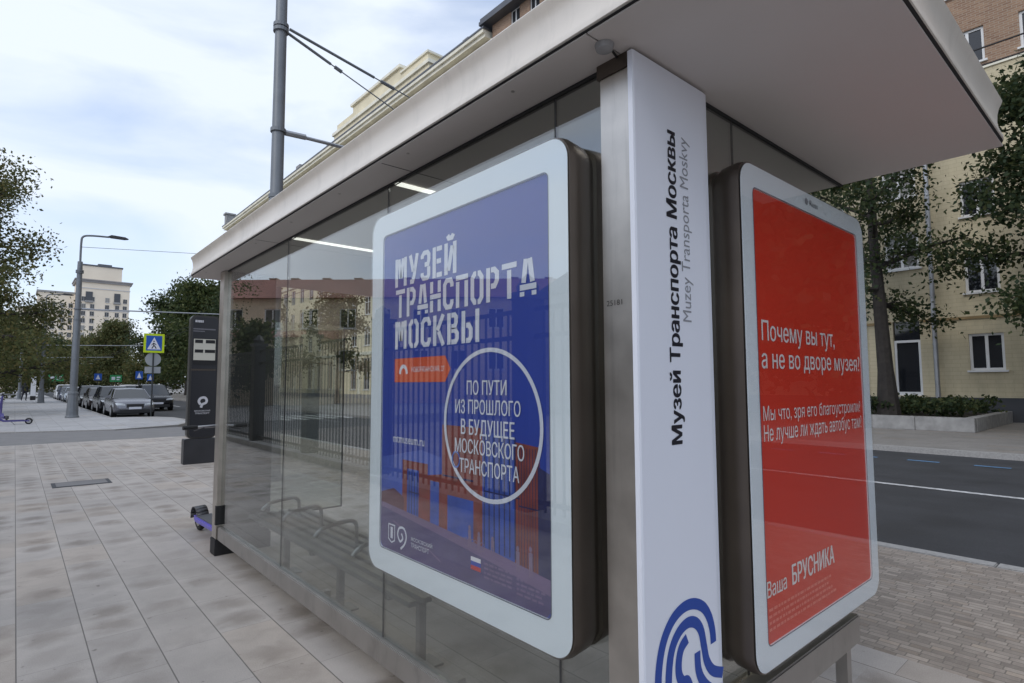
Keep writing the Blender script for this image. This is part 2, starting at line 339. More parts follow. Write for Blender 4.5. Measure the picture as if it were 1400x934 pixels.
def smooth_path(P, sub=6):
    P = [Vector(p) for p in P]; out = []
    for i in range(len(P)-1):
        p0 = P[max(i-1, 0)]; p1 = P[i]; p2 = P[i+1]; p3 = P[min(i+2, len(P)-1)]
        for k in range(sub):
            t = k/sub; out.append(.5*((2*p1)+(p2-p0)*t+(2*p0-5*p1+4*p2-p3)*t*t+(-p0+3*p1-3*p2+p3)*t**3))
    out.append(P[-1]); return [tuple(p) for p in out]
def glyph_mesh(body):
    c = bpy.data.curves.new('lettering', 'FONT'); c.body = body; c.resolution_u = 3; c.fill_mode = 'NONE'
    o = bpy.data.objects.new('lettering', c); COL.objects.link(o); bpy.context.view_layer.update()
    me = bpy.data.meshes.new_from_object(o.evaluated_get(bpy.context.evaluated_depsgraph_get())); bpy.data.objects.remove(o); bpy.data.curves.remove(c)
    nb_ = {}
    for e in me.edges:
        a, b = e.vertices; nb_.setdefault(a, []).append(b); nb_.setdefault(b, []).append(a)
    seen = set(); loops = []
    for v in sorted(nb_):
        if v in seen: continue
        lp = [v]; seen.add(v); cur = max(nb_[v], key=lambda q: (q == v+1, q))
        while cur not in seen:
            seen.add(cur); lp.append(cur); nx = [q for q in nb_[cur] if q not in seen]
            if not nx: break
            cur = nx[0]
        if len(lp) > 2: loops.append([me.vertices[q].co.to_2d() for q in lp])
    bpy.data.meshes.remove(me)
    # non-zero winding fill by horizontal strips (letter outlines overlap themselves)
    E_ = []
    for lp in loops:
        for k in range(len(lp)):
            a, b = lp[k-1], lp[k]
            if abs(a.y-b.y) > 1e-7: E_.append((a.x, a.y, b.x, b.y, 1) if a.y < b.y else (b.x, b.y, a.x, a.y, -1))
    E_ = np.array(E_); ys = np.unique(np.round(np.concatenate([E_[:, 1], E_[:, 3], np.linspace(E_[:, 1].min(), E_[:, 3].max(), 40)]), 4)); mb = MB()
    for lo, hi in zip(ys[:-1], ys[1:]):
        mid = (lo+hi)/2; q = E_[(E_[:, 1] < mid) & (E_[:, 3] > mid)]
        if not len(q): continue
        at = lambda yy: q[:, 0]+(q[:, 2]-q[:, 0])*np.clip((yy-q[:, 1])/(q[:, 3]-q[:, 1]), 0, 1)
        xm, xl, xh = at(mid), at(lo), at(hi); o_ = np.argsort(xm); wnd = 0; st_ = None
        for k in o_:
            if wnd == 0: st_ = k
            wnd += q[k, 4]
            if wnd == 0: mb.add([(xl[st_], lo, 0), (xl[k], lo, 0), (xh[k], hi, 0), (xh[st_], hi, 0)], [(0, 1, 2, 3)])
    m_ = bpy.data.meshes.new('lettering'); m_.from_pydata(mb.v, [], mb.f); return m_
def text(name, body, x, z, wd, ht, m, parent, y=0., bold=0., rot=0, shear=0.):
    """lettering fitted into a box (x, z lower-left corner, wd by ht) in the local XZ plane facing -Y; rot=90 reads upwards"""
    me = glyph_mesh(body)
    co = np.array([v.co[:] for v in me.vertices]); mn = co.min(0); mxx = co.max(0)
    L2, H2 = (wd, ht) if not rot else (ht, wd)
    a = (co[:, 0]-mn[0])/(mxx[0]-mn[0]); b = (co[:, 1]-mn[1])/(mxx[1]-mn[1])
    for i, v in enumerate(me.vertices):
        if not rot: v.co = (x+a[i]*wd, y-.00003*co[i, 2], z+b[i]*ht)
        else: v.co = (x+(1-b[i])*wd, y-.00003*co[i, 2], z+a[i]*ht)
    if bold:                                                      # heavier weight: the same outlines printed again, slightly shifted
        vs = [v.co.copy() for v in me.vertices]; fs = [tuple(p.vertices) for p in me.polygons]; q = bold*(wd/L2*L2 if 0 else 1)*(ht if not rot else wd)*.6; mb = MB()
        for k, (dx, dz) in enumerate(((-1, -.5), (-.33, .5), (.33, -.5), (1, .5))):
            ox, oz = (dx*q*2, dz*q) if not rot else (dz*q, dx*q*2)
            mb.add([(v.x+ox, v.y-.0001*k, v.z+oz) for v in vs], fs)
        bpy.data.meshes.remove(me); me = bpy.data.meshes.new(name); me.from_pydata(mb.v, [], mb.f)
    me.name = name; me.materials.clear(); me.materials.append(m)
    oo = bpy.data.objects.new(name, me); COL.objects.link(oo); oo.parent = parent; return oo

# ------------------------------------------------------------------ ground, roads, pavements
def sheet(name, poly, z, m, thick=None):
    mb = MB()
    if thick: mb.prism(poly, lambda p: (p[0], p[1], z-thick), lambda p: (p[0], p[1], z))
    else: mb.add([(p[0], p[1], z) for p in poly], [tuple(range(len(poly)))])
    return struct(mb.build(name, m))
sheet('ground', [(-900, -900), (900, -900), (900, 1200), (-900, 1200)], -.16, M_strip)
sheet('road', [(2.8, -120), (15.86, -120), (15.86, 420), (2.8, 420)], -.12, M_asphalt)
sheet('pavement', [(-45, -60), (3.72, -60), (3.72, 19.0), (-45, 19.0)], 0, M_pave, .15)
sheet('sett_paving', [(3.72, -60), (6.07, -60), (6.07, 19.0), (3.72, 19.0)], -.003, M_setts, .147)
mb = MB(); 
yy = -60
while yy < 18.9:
    mb.box(6.074, yy+.004, -.15, 6.22, yy+.996, .004); yy += 1.0
struct(mb.build('kerb', M_kerb, bevel=.008))
# side road mouth between the two pavements
sheet('side_road', [(-60, 19.02), (6.3, 19.02), (6.3, 24.0), (2.6, 23.5), (-.3, 24.6), (-60, 24.6)], -.035, M_strip, .1)
bump = [(-45, 24.64), (-.3, 24.64), (2.6, 23.55), (4.6, 24.6), (5.35, 26.2), (5.55, 28.0), (5.45, 30.2), (5.0, 31.3), (4.2, 31.8), (3.3, 32.1), (3.3, 420), (-45, 420)]
sheet('far_pavement', bump, 0, M_pave_far, .15)
mb = MB()
mb.prism([(-.3, 24.62), (2.6, 23.53), (4.62, 24.58), (5.38, 26.2), (5.58, 28.0), (5.48, 30.2), (5.02, 31.33), (4.21, 31.84), (3.32, 32.13), (3.32, 200), (3.44, 200), (3.44, 32.24), (4.3, 31.96), (5.1, 31.43), (5.6, 30.25), (5.7, 28.0), (5.5, 26.15), (4.7, 24.48), (2.62, 23.42), (-.35, 24.5)], lambda p: (p[0], p[1], -.15), lambda p: (p[0], p[1], .003))
struct(mb.build('far_kerb', M_kerb))
sheet('opposite_pavement', [(15.8, -120), (60, -120), (60, 420), (12.6, 420), (12.6, 21), (13.2, 17), (15.2, 13.5), (15.8, 12)], 0, M_pave_opp, .15)
mb = MB(); mb.box(15.66, -120, -.15, 15.797, 12, .004); struct(mb.build('opposite_kerb', M_kerb))
mb = MB(); mb.add([(10.55, -60, -.115), (10.68, -60, -.115), (10.68, 17, -.115), (10.55, 17, -.115)], [(0, 1, 2, 3)])
y = 36.
while y < 160: mb.add([(9.2, y, -.115), (9.33, y, -.115), (9.33, y+3, -.115), (9.2, y+3, -.115)], [(0, 1, 2, 3)]); y += 6
for k in range(9): mb.add([(6.4+k*.72, 26.0, -.115), (6.76+k*.72, 26.0, -.115), (6.76+k*.72, 30.0, -.115), (6.4+k*.72, 30.0, -.115)], [(0, 1, 2, 3)])
struct(mb.build('road_markings', M_line))
mb = MB(); y = -20.
while y < 11: mb.add([(14.08, y, -.115), (14.2, y, -.115), (14.2, y+.55, -.115), (14.08, y+.55, -.115)], [(0, 1, 2, 3)]); y += 1.1
struct(mb.build('parking_markings', M_blue_line))
# manhole
mh = thing('manhole_cover', 'square metal manhole cover set in the pale slabs', 'manhole', (.84, 11.0, 0))
mb = MB(); mb.box(-.36, -.26, .001, .36, .26, .006); mb.build('rim', M_plinth, mh)
mb = MB(); mb.box(-.31, -.21, .0065, .31, .21, .009); mb.build('lid', M_strip, mh)

# ------------------------------------------------------------------ bus shelter
sh = thing('bus_shelter', 'glass and steel bus shelter with a flat cream edged roof', 'bus shelter', (0, 0, 0))
# roof fascia: cove profile swept round a rounded rectangle
X0, Y0, X1, Y1 = 1.225, .402, 3.25, 6.17
prof = [(0.012, 2.545), (0, 2.552), (0, 2.566), (.006, 2.580), (.013, 2.602), (.017, 2.630), (.015, 2.664), (.008, 2.694), (0, 2.708), (-.004, 2.720), (.006, 2.732), (.05, 2.742)]
mb = MB(); rings = [[(p[0], p[1], z) for p in rrect(X0+i, Y0+i, X1-i, Y1-i, .075-i, 8)] for i, z in prof]
n = len(rings[0]); vs = [p for q in rings for p in q]; fs = []
for a in range(len(rings)-1):
    for j in range(n): k = (j+1) % n; fs.append((a*n+j, a*n+k, (a+1)*n+k, (a+1)*n+j))
fs.append(tuple(range((len(rings)-1)*n, len(rings)*n))); mb.add(vs, fs)
mb.build('roof_fascia', M_fascia, sh, smooth=True, auto=50)
mb = MB(); ring(mb, rrect(X0+.002, Y0+.002, X1-.002, Y1-.002, .073), rrect(X0+.03, Y0+.03, X1-.03, Y1-.03, .045), lambda p: (p[0], p[1], 2.5445)); mb.build('gasket', M_black, sh)
for (a, b) in ((Y0+.012, 1.072), (1.078, Y1-.012)):
    mb = MB(); mb.box(X0+.012, a, 2.538, X1-.012, b, 2.543); mb.build('soffit', M_soffit, sh)
for yj in (2.37, 4.24):
    mb = MB(); mb.box(X0+.03, yj-.0025, 2.5368, X1-.03, yj+.0025, 2.5378); mb.build('soffit_joint', M_dark, sh)
for k in range(8):
    mb = MB(); mb.tube([(1.29, .75+k*.72, 2.5362), (1.29, .75+k*.72, 2.5378)], .007, 10); mb.build('soffit_screw', M_rail, sh)
# dark joint above the side glazing
mb = MB(); mb.box(1.418, 1.17, 2.527, 1.442, 5.6, 2.5375); mb.build('glazing_channel', M_black, sh)
mb = MB(); mb.box(1.822, 1.060, 2.527, 3.235, 1.080, 2.5375); mb.build('glazing_channel', M_black, sh)
# columns
mb = MB(); mb.box(1.40, 1.040, 0, 1.818, 1.165, 2.49); mb.build('column', M_steel, sh, bevel=.004)
mb = MB(); mb.box(1.395, 1.035, 2.49, 1.822, 1.172, 2.5375); mb.build('column_head', M_bronze, sh)
mb = MB(); mb.box(1.40, 5.58, .14, 1.855, 5.70, 2.5375); mb.build('column', mat('dark_panel', (.10, .10, .105), .22, .3, noise=.08, nscale=3), sh, bevel=.004)
mb = MB(); mb.box(1.393, 5.572, .14, 1.452, 5.712, 2.535); mb.build('post', M_steel, sh, bevel=.004)
mb = MB(); mb.box(1.385, 5.56, 0, 1.86, 5.72, .139); mb.build('column_foot', M_black, sh, bevel=.004)
mb = MB(); mb.box(1.387, 5.566, .265, 1.458, 5.60, .43); mb.build('foot_guard', M_black, sh)
# glass
for a, b in ((1.172, 1.390), (1.398, 2.610), (2.618, 4.055), (4.063, 5.568)):
    mb = MB(); mb.box(1.424, a, .255, 1.434, b, 2.527); mb.build('glass_panel', M_glass, sh)
for y in (1.394, 2.614, 4.059):
    mb = MB(); mb.box(1.4255, y-.0028, .255, 1.4325, y+.0028, 2.527); mb.build('glass_joint', M_dark, sh)
for a, b in ((1.824, 2.078), (2.086, 3.225)):
    mb = MB(); mb.box(a, 1.065, .43, b, 1.075, 2.527); mb.build('glass_panel', M_glass, sh)
mb = MB(); mb.box(2.079, 1.067, .43, 2.085, 1.073, 2.527); mb.build('glass_joint', M_dark, sh)
mb = MB(); mb.box(1.862, 5.60, .27, 2.56, 5.61, 2.10); mb.build('glass_panel', M_glass, sh)
mb = MB(); mb.box(2.5605, 5.598, .27, 2.572, 5.612, 2.10); mb.box(1.862, 5.598, .258, 2.572, 5.612, .2695); mb.build('glass_edge', M_dark, sh)
# rails
mb = MB(); mb.box(1.402, 1.168, .136, 1.462, 5.556, .252); mb.build('base_rail', M_rail, sh, bevel=.006)
mb = MB(); mb.box(1.9, 1.0, .30, 3.01, 1.10, .425); mb.build('base_rail', M_rail, sh, bevel=.006)
for x, y in ((2.93, 1.05), (1.62, 2.25), (1.62, 3.75), (3.13, 5.6)):
    if x == 3.13: continue
    mb = MB(); mb.box(x-.025, y-.025, .0, x+.025, y+.025, .30 if x > 2 else .135); mb.box(x-.06, y-.06, 0, x+.06, y+.06, .012); mb.build('foot', M_rail, sh)
# lights under the roof and the small sensor dome
for y in (2.555, 4.01):
    mb = MB(); mb.box(1.44, y-.02, 2.530, 3.0, y+.02, 2.5375); mb.build('light_strip', M_led, sh)
mb = MB(); mb.lathe([(.016, -.021), (.026, -.017), (.029, -.007), (.030, 0)], (1.318, 1.075, 2.5375), 20); mb.build('sensor_dome', mat('grey_dome', (.30, .30, .31), .25), sh, smooth=True)
mb = MB(); mb.tube([(1.355, 1.075, 2.533), (1.40, 1.09, 2.533)], .004, 6); mb.build('cable', M_black, sh)
# scribble on the steel
scr = text('scribble', '25181', 0, 0, .060, .017, mat('marker_ink', (.06, .055, .05), .7), sh)
scr.rotation_euler = (0, 0, R(-90)); scr.location = (1.399, 1.148, 1.742)

# white name panel wrapped on the near column
np_ = thing('name_panel', 'tall white stop name panel with black upright lettering and blue swirl', 'sign', (0, 0, 0))
mb = MB()
for i, (a, b) in enumerate(((1.384, 1.0352), (1.384, 1.0248), (1.40, 1.0208), (1.79, 1.0208), (1.815, 1.024), (1.826, 1.0355))): pass
poly = [(1.384, 1.0395), (1.384, 1.0228), (1.392, 1.0208), (1.79, 1.0208), (1.815, 1.0238), (1.828, 1.0395)]
mb.prism(poly, lambda p: (p[0], p[1], 0.03), lambda p: (p[0], p[1], 2.527)); mb.build('panel', mat('white_panel', (.77, .80, .89), .38, noise=.02, nscale=1.2), np_)
ink = mat('black_ink', (.012, .012, .02), .5); grey_ink = mat('grey_ink', (.27, .28, .31), .5); blue_ink = mat('blue_ink', s2l((32, 72, 160)), .45)
text('lettering', 'Музей Транспорта Москвы', 1.545, 1.310, .077, 1.012, ink, np_, y=1.0198, bold=.028, rot=90)
text('lettering', 'Muzey Transporta Moskvy', 1.628, 1.70, .066, .622, grey_ink, np_, y=1.0198, bold=.0, rot=90)
mb = MB(); fn = lambda p: (p[0], 1.0198, p[1])
ribbon(mb, smooth_path([(1.47, .30), (1.45, .45), (1.447, .56), (1.452, .66), (1.478, .735), (1.525, .785), (1.585, .808), (1.645, .806), (1.70, .782), (1.735, .742), (1.753, .695), (1.757, .655)]), .034, fn)
ribbon(mb, smooth_path([(1.56, .31), (1.515, .42), (1.499, .53), (1.502, .63), (1.52, .70), (1.56, .742), (1.61, .757), (1.655, .745), (1.685, .712), (1.70, .66), (1.715, .61), (1.75, .57), (1.81, .545)]), .034, fn)
ribbon(mb, smooth_path([(1.605, .712), (1.572, .693), (1.556, .658), (1.556, .62), (1.575, .592), (1.605, .58), (1.64, .50)]), .034, fn)
ribbon(mb, smooth_path([(1.660, .655), (1.664, .60), (1.69, .555), (1.74, .515), (1.812, .492)]), .034, fn)
ribbon(mb, smooth_path([(1.62, .46), (1.66, .47), (1.74, .452), (1.812, .43)]), .034, fn)
mb.build('emblem', blue_ink, np_)

# bench inside
be = thing('slatted_bench', 'long slatted grey metal bench with loop armrests behind the shelter glass', 'bench', (1.70, 3.4, 0))
M_bench = mat('bench_metal', (.20, .20, .205), .4, .5)
for k in range(6):
    mb = MB(); x = -.20+k*.08; mb.box(x-.026, -.95, .425, x+.026, 1.55, .45); mb.build('slat', M_bench, be, bevel=.004)
for y in (-1.5, -.36, .30, 1.2):
    pass
for y in (-.90, -.34, .20, .78, 1.22):
    mb = MB(); mb.tube(smooth_path([(-.225, y, .535), (-.20, y, .56), (-.15, y, .585), (.0, y, .60), (.045, y, .585), (.06, y, .55), (.06, y, .45)], 4), .014, 8); mb.build('armrest', M_chrome, be, smooth=True)
for y in (-.7, .3, 1.3):
    mb = MB(); mb.box(-.02, y-.02, .0, .02, y+.02, .40); mb.box(-.21, y-.02, .395, .23, y+.02, .424); mb.box(-.1, y-.07, 0, .1, y+.07, .012); mb.build('leg', M_bench, be)

# ------------------------------------------------------------------ advertising light boxes
def lightbox(label, loc, rotz, W, H, D, inner, group, pane=None):
    """local: x right, z up, faces -y; origin at front plane centre-bottom of ground"""
    t = thing('advertising_lightbox', label, 'lightbox', loc, rotz, group)
    z0, z1 = H; ro = .085
    def pr(y, ins): return [(p[0], y, p[1]) for p in rrect(-W/2+ins, z0+ins, W/2-ins, z1-ins, ro-ins*.6, 8)]
    secs = [pr(.004, .012), pr(.004, .0), pr(.03, -.004), pr(D*.42, .002), pr(D*.5, .012), pr(D*.56, .012), pr(D*.6, .004), pr(D*.97, .012), pr(D, .03)]
    n = len(secs[0]); vs = [p for q in secs for p in q]; fs = []
    for a in range(len(secs)-1):
        for j in range(n): k = (j+1) % n; fs.append((a*n+j, a*n+k, (a+1)*n+k, (a+1)*n+j))
    fs.append(tuple(range((len(secs)-1)*n, len(secs)*n)))
    mb = MB(); mb.add(vs, fs); mb.build('casing', M_bronze, t, smooth=True, auto=40)
    ix0, iz0, ix1, iz1 = inner
    out_ = rrect(-W/2+.006, z0+.006, W/2-.006, z1-.006, ro-.004, 8); inn = rrect(ix0, iz0, ix1, iz1, .022, 8)
    mb = MB(); ring(mb, out_, inn, lambda p: (p[0], .0, p[1])); ring(mb, inn, inn, lambda p: (p[0], .0, p[1])) if 0 else None
    nn = len(inn); mb.add([(p[0], 0, p[1]) for p in inn]+[(p[0], .008, p[1]) for p in inn], [(i, (i+1) % nn, nn+(i+1) % nn, nn+i) for i in range(nn)])
    mb.build('border', M_border, t)
    mb = MB(); ring(mb, rrect(ix0-.004, iz0-.004, ix1+.004, iz1+.004, .026, 8), inn, lambda p: (p[0], -.0006, p[1])); mb.build('border_line', mat('border_line_ink', (.10, .12, .17), .4), t)
    mb = MB(); mb.prism(rrect(-W/2+.003, z0+.003, W/2-.003, z1-.003, ro-.002, 8), lambda p: (p[0], -.0062, p[1]), lambda p: (p[0], -.0022, p[1])); mb.build('glass_cover', pane or M_pane, t)
    return t, inn
# -- blue museum poster (faces the pavement); local x = 1.89 - world y
BW = 1.335
bl, inn = lightbox('large lightbox with a blue museum poster facing the open pavement', (1.313, 1.892, 0), R(-90), BW, (.640, 2.318), .235, (1.892-2.445, .752, 1.892-1.322, 2.207), 'lightboxes on the shelter glass')
ps = MB(); ps.add([(p[0], .0055, p[1]) for p in inn], [tuple(range(len(inn)))])
poster = ps.build('poster', mat('poster_blue', s2l((46, 68, 160)), .45, noise=.06, nscale=1.5), bl)
poster['label'] = 'blue museum poster with white stencil title and brick building picture'
bx = lambda wy: 1.892-wy
def P(y): return lambda p: (p[0], y, p[1])
def pol(name, pts, m, y, parent=poster):
    mb = MB(); mb.add([(bx(a), y, b) for a, b in pts], [tuple(range(len(pts)))]); return mb.build(name, m, parent)
brickred = mat('print_brick_red', s2l((132, 66, 60)), .5, noise=.25, nscale=14); dkred = mat('print_dark_red', s2l((96, 52, 66)), .5, noise=.1, nscale=9)
winblue = mat('print_window_blue', s2l((58, 84, 168)), .5, noise=.2, nscale=14); roadp = mat('print_road_violet', s2l((88, 78, 122)), .5, noise=.12, nscale=6)
walkp = mat('print_walk_mauve', s2l((122, 102, 138)), .5, noise=.12, nscale=6); navy = mat('print_navy', s2l((44, 46, 92)), .5, noise=.15, nscale=8)
skyp = mat('print_sky', s2l((78, 98, 180)), .5, noise=.2, nscale=4); wht = mat('print_white', (.72, .74, .82), .45); orange = mat('print_orange', s2l((214, 92, 56)), .45)
r1, r2 = 2.444, 1.324
pol('picture_sky', [(r1, .95), (1.95, .95), (1.95, 1.2), (2.1, 1.22), (r1, 1.16)], skyp, .0052)
pol('picture_building', [(2.256, .93), (1.94, .90), (1.375, .84), (1.375, 1.288), (1.53, 1.30), (1.69, 1.322), (1.69, 1.335), (1.945, 1.335), (1.945, 1.135), (2.05, 1.12), (2.05, 1.165), (2.256, 1.165)], brickred, .0050)
pol('picture_building', [(1.384, .84), (r2+.001, .83), (r2+.001, 1.205), (1.384, 1.225)], navy, .0048)
pol('picture_building', [(r1, .93), (2.24, .92), (2.24, 1.0), (2.33, 1.03), (r1, 1.0)], dkred, .0048)
for a, b, lo, hi in ((2.215, 2.12, .93, 1.13), (2.03, 1.965, .93, 1.10), (1.905, 1.735, .90, 1.06), (1.68, 1.50, .90, 1.32)):
    pol('picture_window', [(a, lo), (b, lo-.01), (b, hi), (a, hi)], winblue, .0046)
for q0, nn_, dq, wq, lo, hi in ((1.672, 7, .0285, .007, .90, 1.31), (2.2, 4, .022, .006, .94, 1.12), (1.48, 8, .014, .003, .88, 1.28)):
    mb = MB(); h0 = lo+(hi-lo)*.5
    for k in range(nn_): q = q0-k*dq; mb.add([(bx(q), .0043, lo), (bx(q-wq), .0043, lo), (bx(q-wq), .0043, hi), (bx(q), .0043, hi)], [(0, 1, 2, 3)])
    mb.add([(bx(q0), .00425, h0), (bx(q0-nn_*dq), .00425, h0), (bx(q0-nn_*dq), .00425, h0+.005), (bx(q0), .00425, h0+.005)], [(0, 1, 2, 3)])
    mb.build('picture_mullion', navy, poster)
mb = MB(); mb.add([(bx(1.94), .0042, 1.13), (bx(1.735), .0042, 1.13), (bx(1.735), .0042, 1.137), (bx(1.94), .0042, 1.137)], [(0, 1, 2, 3)]); mb.build('picture_ledge', navy, poster)
pol('picture_pavement', [(r1, .957), (2.25, .945), (1.94, .925), (1.60, .90), (r2, .872), (r2, .80), (r1, .88)], walkp, .0040)
bot = .7525
pol('picture_road', [(r1-.001, .935), (2.2, .915), (1.9, .888), (1.6, .858), (r2+.001, .822), (r2+.001, .775), (1.345, bot), (2.423, bot), (r1-.001, .775)], roadp, .0038)
for a, b in (((2.33, .885), (2.27, .870)), ((2.06, .825), (1.95, .79))):
    mb = MB(); ribbon(mb, [(bx(a[0]), a[1]), (bx(b[0]), b[1])], .006, P(.0036)); mb.build('picture_road_line', walkp, poster)
figm = mat('print_figures', s2l((132, 112, 140)), .5)
for q, zz, hh in ((1.757, .885, .085), (1.70, .88, .075), (1.62, .90, .05), (1.484, .865, .085), (1.42, .858, .105)):
    mb = MB(); x = bx(q); mb.add([(x-.008, .0034, zz), (x-.001, .0034, zz), (x+.001, .0034, zz+hh*.4), (x+.005, .0034, zz), (x+.010, .0034, zz), (x+.009, .0034, zz+hh*.55), (x+.010, .0034, zz+hh*.75), (x+.003, .0034, zz+hh*.80), (x-.009, .0034, zz+hh*.75), (x-.008, .0034, zz+hh*.5)], [tuple(range(10))])
    mb.add([(x+.0075*math.cos(i*.7854), .0034, zz+hh*.88+.0095*math.sin(i*.7854)) for i in range(8)], [tuple(range(8))])
    if zz in (.885, .88):
        for dx_ in (-.02, .02): ribbon(mb, arc(x+dx_, .903, .015, .016, 0, 360, 16), .003, P(.0033))
    mb.build('picture_figure', figm, poster)
# stencil title glyphs (unit height)
S_ = .155
def rr_o(w_, a0=0, a1=360):                                        # rounded condensed bowl
    q = .5*w_-S_/2; pts = []
    for a, cy in ((range(0, 181, 20), 1-S_/2-q), (range(180, 361, 20), S_/2+q)):
        pts += [(w_/2+q*math.cos(R(t)), cy+q*math.sin(R(t))) for t in a]
    return pts
h = S_/2
GL = {
 'М': (.64, [[(h, 0), (h, 1)], [(.64-h, 0), (.64-h, 1)], [(h+.13, .98), (.30, .30)], [(.64-h-.13, .98), (.34, .30)]]),
 'У': (.52, [[(h, 1), (.24, .42)], [(.52-h, 1), (.30, .30), (.22, h), (.08, h)]]),
 'З': (.48, [[(h, .74), (h, .83), (.16, 1-h), (.33, 1-h), (.48-h, .84), (.48-h, .66), (.36, .53), (.2, .53)], [(.40, .44), (.48-h, .34), (.48-h, .17), (.34, h), (.15, h), (h, .17), (h, .27)]]),
 'Е': (.44, [[(h, 0), (h, 1)], [(.19, 1-h), (.44, 1-h)], [(.19, .52), (.40, .52)], [(.19, h), (.44, h)]]),
 'Й': (.54, [[(h, 0), (h, 1)], [(.54-h, 0), (.54-h, 1)], [(h+.11, .12), (.54-h-.11, .88)], [(.14, 1.24), (.20, 1.14), (.34, 1.14), (.40, 1.24)]]),
 'Т': (.54, [[(0, 1-h), (.54, 1-h)], [(.27, 0), (.27, .80)]]),
 'Р': (.50, [[(h, 0), (h, 1)], [(.19, 1-h), (.32, 1-h), (.50-h, .82), (.50-h, .60), (.33, .45), (.19, .45)]]),
 'А': (.56, [[(.13, .36), (.215, 1)], [(.43, .36), (.345, 1)], [(0, .24), (.56, .24)], [(h, 0), (h, .12)], [(.56-h, 0), (.56-h, .12)]]),
 'Н': (.54, [[(h, 0), (h, .38)], [(h, .62), (h, 1)], [(.54-h, 0), (.54-h, .38)], [(.54-h, .62), (.54-h, 1)], [(0, .5), (.54, .5)]]),
 'С': (.50, [[(.50-h, .70), (.50-h, .80), (.36, 1-h), (.17, 1-h), (h, .80), (h, .20), (.17, h), (.36, h), (.50-h, .20), (.50-h, .30)]]),
 'П': (.54, [[(h, 0), (h, .80)], [(0, 1-h), (.54, 1-h)], [(.54-h, 0), (.54-h, .80)]]),
 'О': (.54, [[(.24, h), (.17, h), (h, .20), (h, .80), (.17, 1-h), (.24, 1-h)], [(.30, 1-h), (.37, 1-h), (.54-h, .80), (.54-h, .20), (.37, h), (.30, h)]]),
 'К': (.54, [[(h, 0), (h, 1)], [(.20, .50), (.47, 1)], [(.26, .46), (.48, 0)]]),
 'В': (.52, [[(h, 0), (h, 1)], [(.19, 1-h), (.33, 1-h), (.47-h, .85), (.47-h, .68), (.34, .56), (.19, .56)], [(.19, .44), (.36, .44), (.52-h, .33), (.52-h, .18), (.37, h), (.19, h)]]),
 'Ы': (.72, [[(h, 0), (h, 1)], [(.19, .54), (.30, .54), (.46-h, .42), (.46-h, .18), (.31, h), (.19, h)], [(.72-h, 0), (.72-h, 1)]]),
}
def stencil(body, xl, xr, z0, z1):
    tot = sum(GL[c][0] for c in body)+.11*(len(body)-1); sx = (xr-xl)/tot; sz = z1-z0; mb = MB(); x = 0
    for c in body:
        wd, st = GL[c]
        for q in st: ribbon(mb, [(a+x, b) for a, b in q], S_, lambda p: (xl+p[0]*sx, .0040, z0+p[1]*sz))
        x += wd+.11
    return mb.build('title_lettering', wht, poster)
stencil('МУЗЕЙ', bx(2.338), bx(1.849), 1.946, 2.078)
stencil('ТРАНСПОРТА', bx(2.330), bx(1.384), 1.802, 1.932)
stencil('МОСКВЫ', bx(2.333), bx(1.699), 1.658, 1.786)
# orange arrow tag
mb = MB(); mb.add([(bx(a), .0040, b) for a, b in ((2.334, 1.508), (1.925, 1.508), (1.887, 1.561), (1.925, 1.615), (2.334, 1.615))], [(0, 1, 2, 3, 4)]); tagp = mb.build('address_tag', orange, poster)
mb = MB(); ribbon(mb, arc(bx(2.255), 1.545, .030, .034, 0, 180, 14), .017, P(.0034)); mb.build('tag_symbol', wht, tagp)
text('lettering', 'НОВОРЯЗАНСКАЯ, 27', bx(2.185), 1.549, .255, .026, wht, tagp, y=.0034, bold=.01)
text('lettering', 'mtmuseum.ru', bx(2.338), 1.236, .262, .030, wht, poster, y=.0034, bold=.005)
mb = MB(); ribbon(mb, arc(bx(1.642), 1.350, .280, .275, 0, 360, 72)[:-1], .016, P(.0032), closed=True); mb.build('circle_line', wht, poster)
mb = MB(); ribbon(mb, arc(bx(1.846), 1.205, .024, .030, 0, 360, 24)[:-1], .007, P(.0030), closed=True); mb.build('circle_dot', mat('print_mid_blue', s2l((96, 128, 205)), .45), poster)
for body, a, b, z in (('ПО ПУТИ', 1.775, 1.540, 1.458), ('ИЗ ПРОШЛОГО', 1.850, 1.466, 1.385), ('В БУДУЩЕЕ', 1.812, 1.498, 1.310), ('МОСКОВСКОГО', 1.852, 1.448, 1.235), ('ТРАНСПОРТА', 1.822, 1.474, 1.160)):
    dz = .016 if 'Щ' in body else 0
    text('lettering', body, bx(a), z-dz, a-b, .055+dz, wht, poster, y=.0026, bold=.012)
# emblems and small print
mb = MB(); ribbon(mb, [(bx(2.37), .80), (bx(2.37), .865), (bx(2.315), .865), (bx(2.315), .80), (bx(2.342), .787)], .006, P(.0030), closed=True); ribbon(mb, [(bx(2.342), .805), (bx(2.342), .855)], .02, P(.0030))
ribbon(mb, smooth_path([(bx(2.262), .775), (bx(2.23), .80), (bx(2.215), .835), (bx(2.235), .866), (bx(2.275), .862), (bx(2.288), .832), (bx(2.268), .806), (bx(2.245), .822), (bx(2.256), .842)]), .010, P(.0030)); mb.build('emblem', wht, poster)
text('lettering', 'МОСКОВСКИЙ', bx(2.175), .828, .165, .020, wht, poster, y=.003, bold=.01); text('lettering', 'ТРАНСПОРТ', bx(2.175), .800, .140, .020, wht, poster, y=.003, bold=.01)
fl = MB()
for k in range(3): fl.k = k; fl.add([(bx(1.748), .003, .842-k*.0155), (bx(1.688), .003, .842-k*.0155), (bx(1.688), .003, .8575-k*.0155), (bx(1.748), .003, .8575-k*.0155)], [(0, 1, 2, 3)])
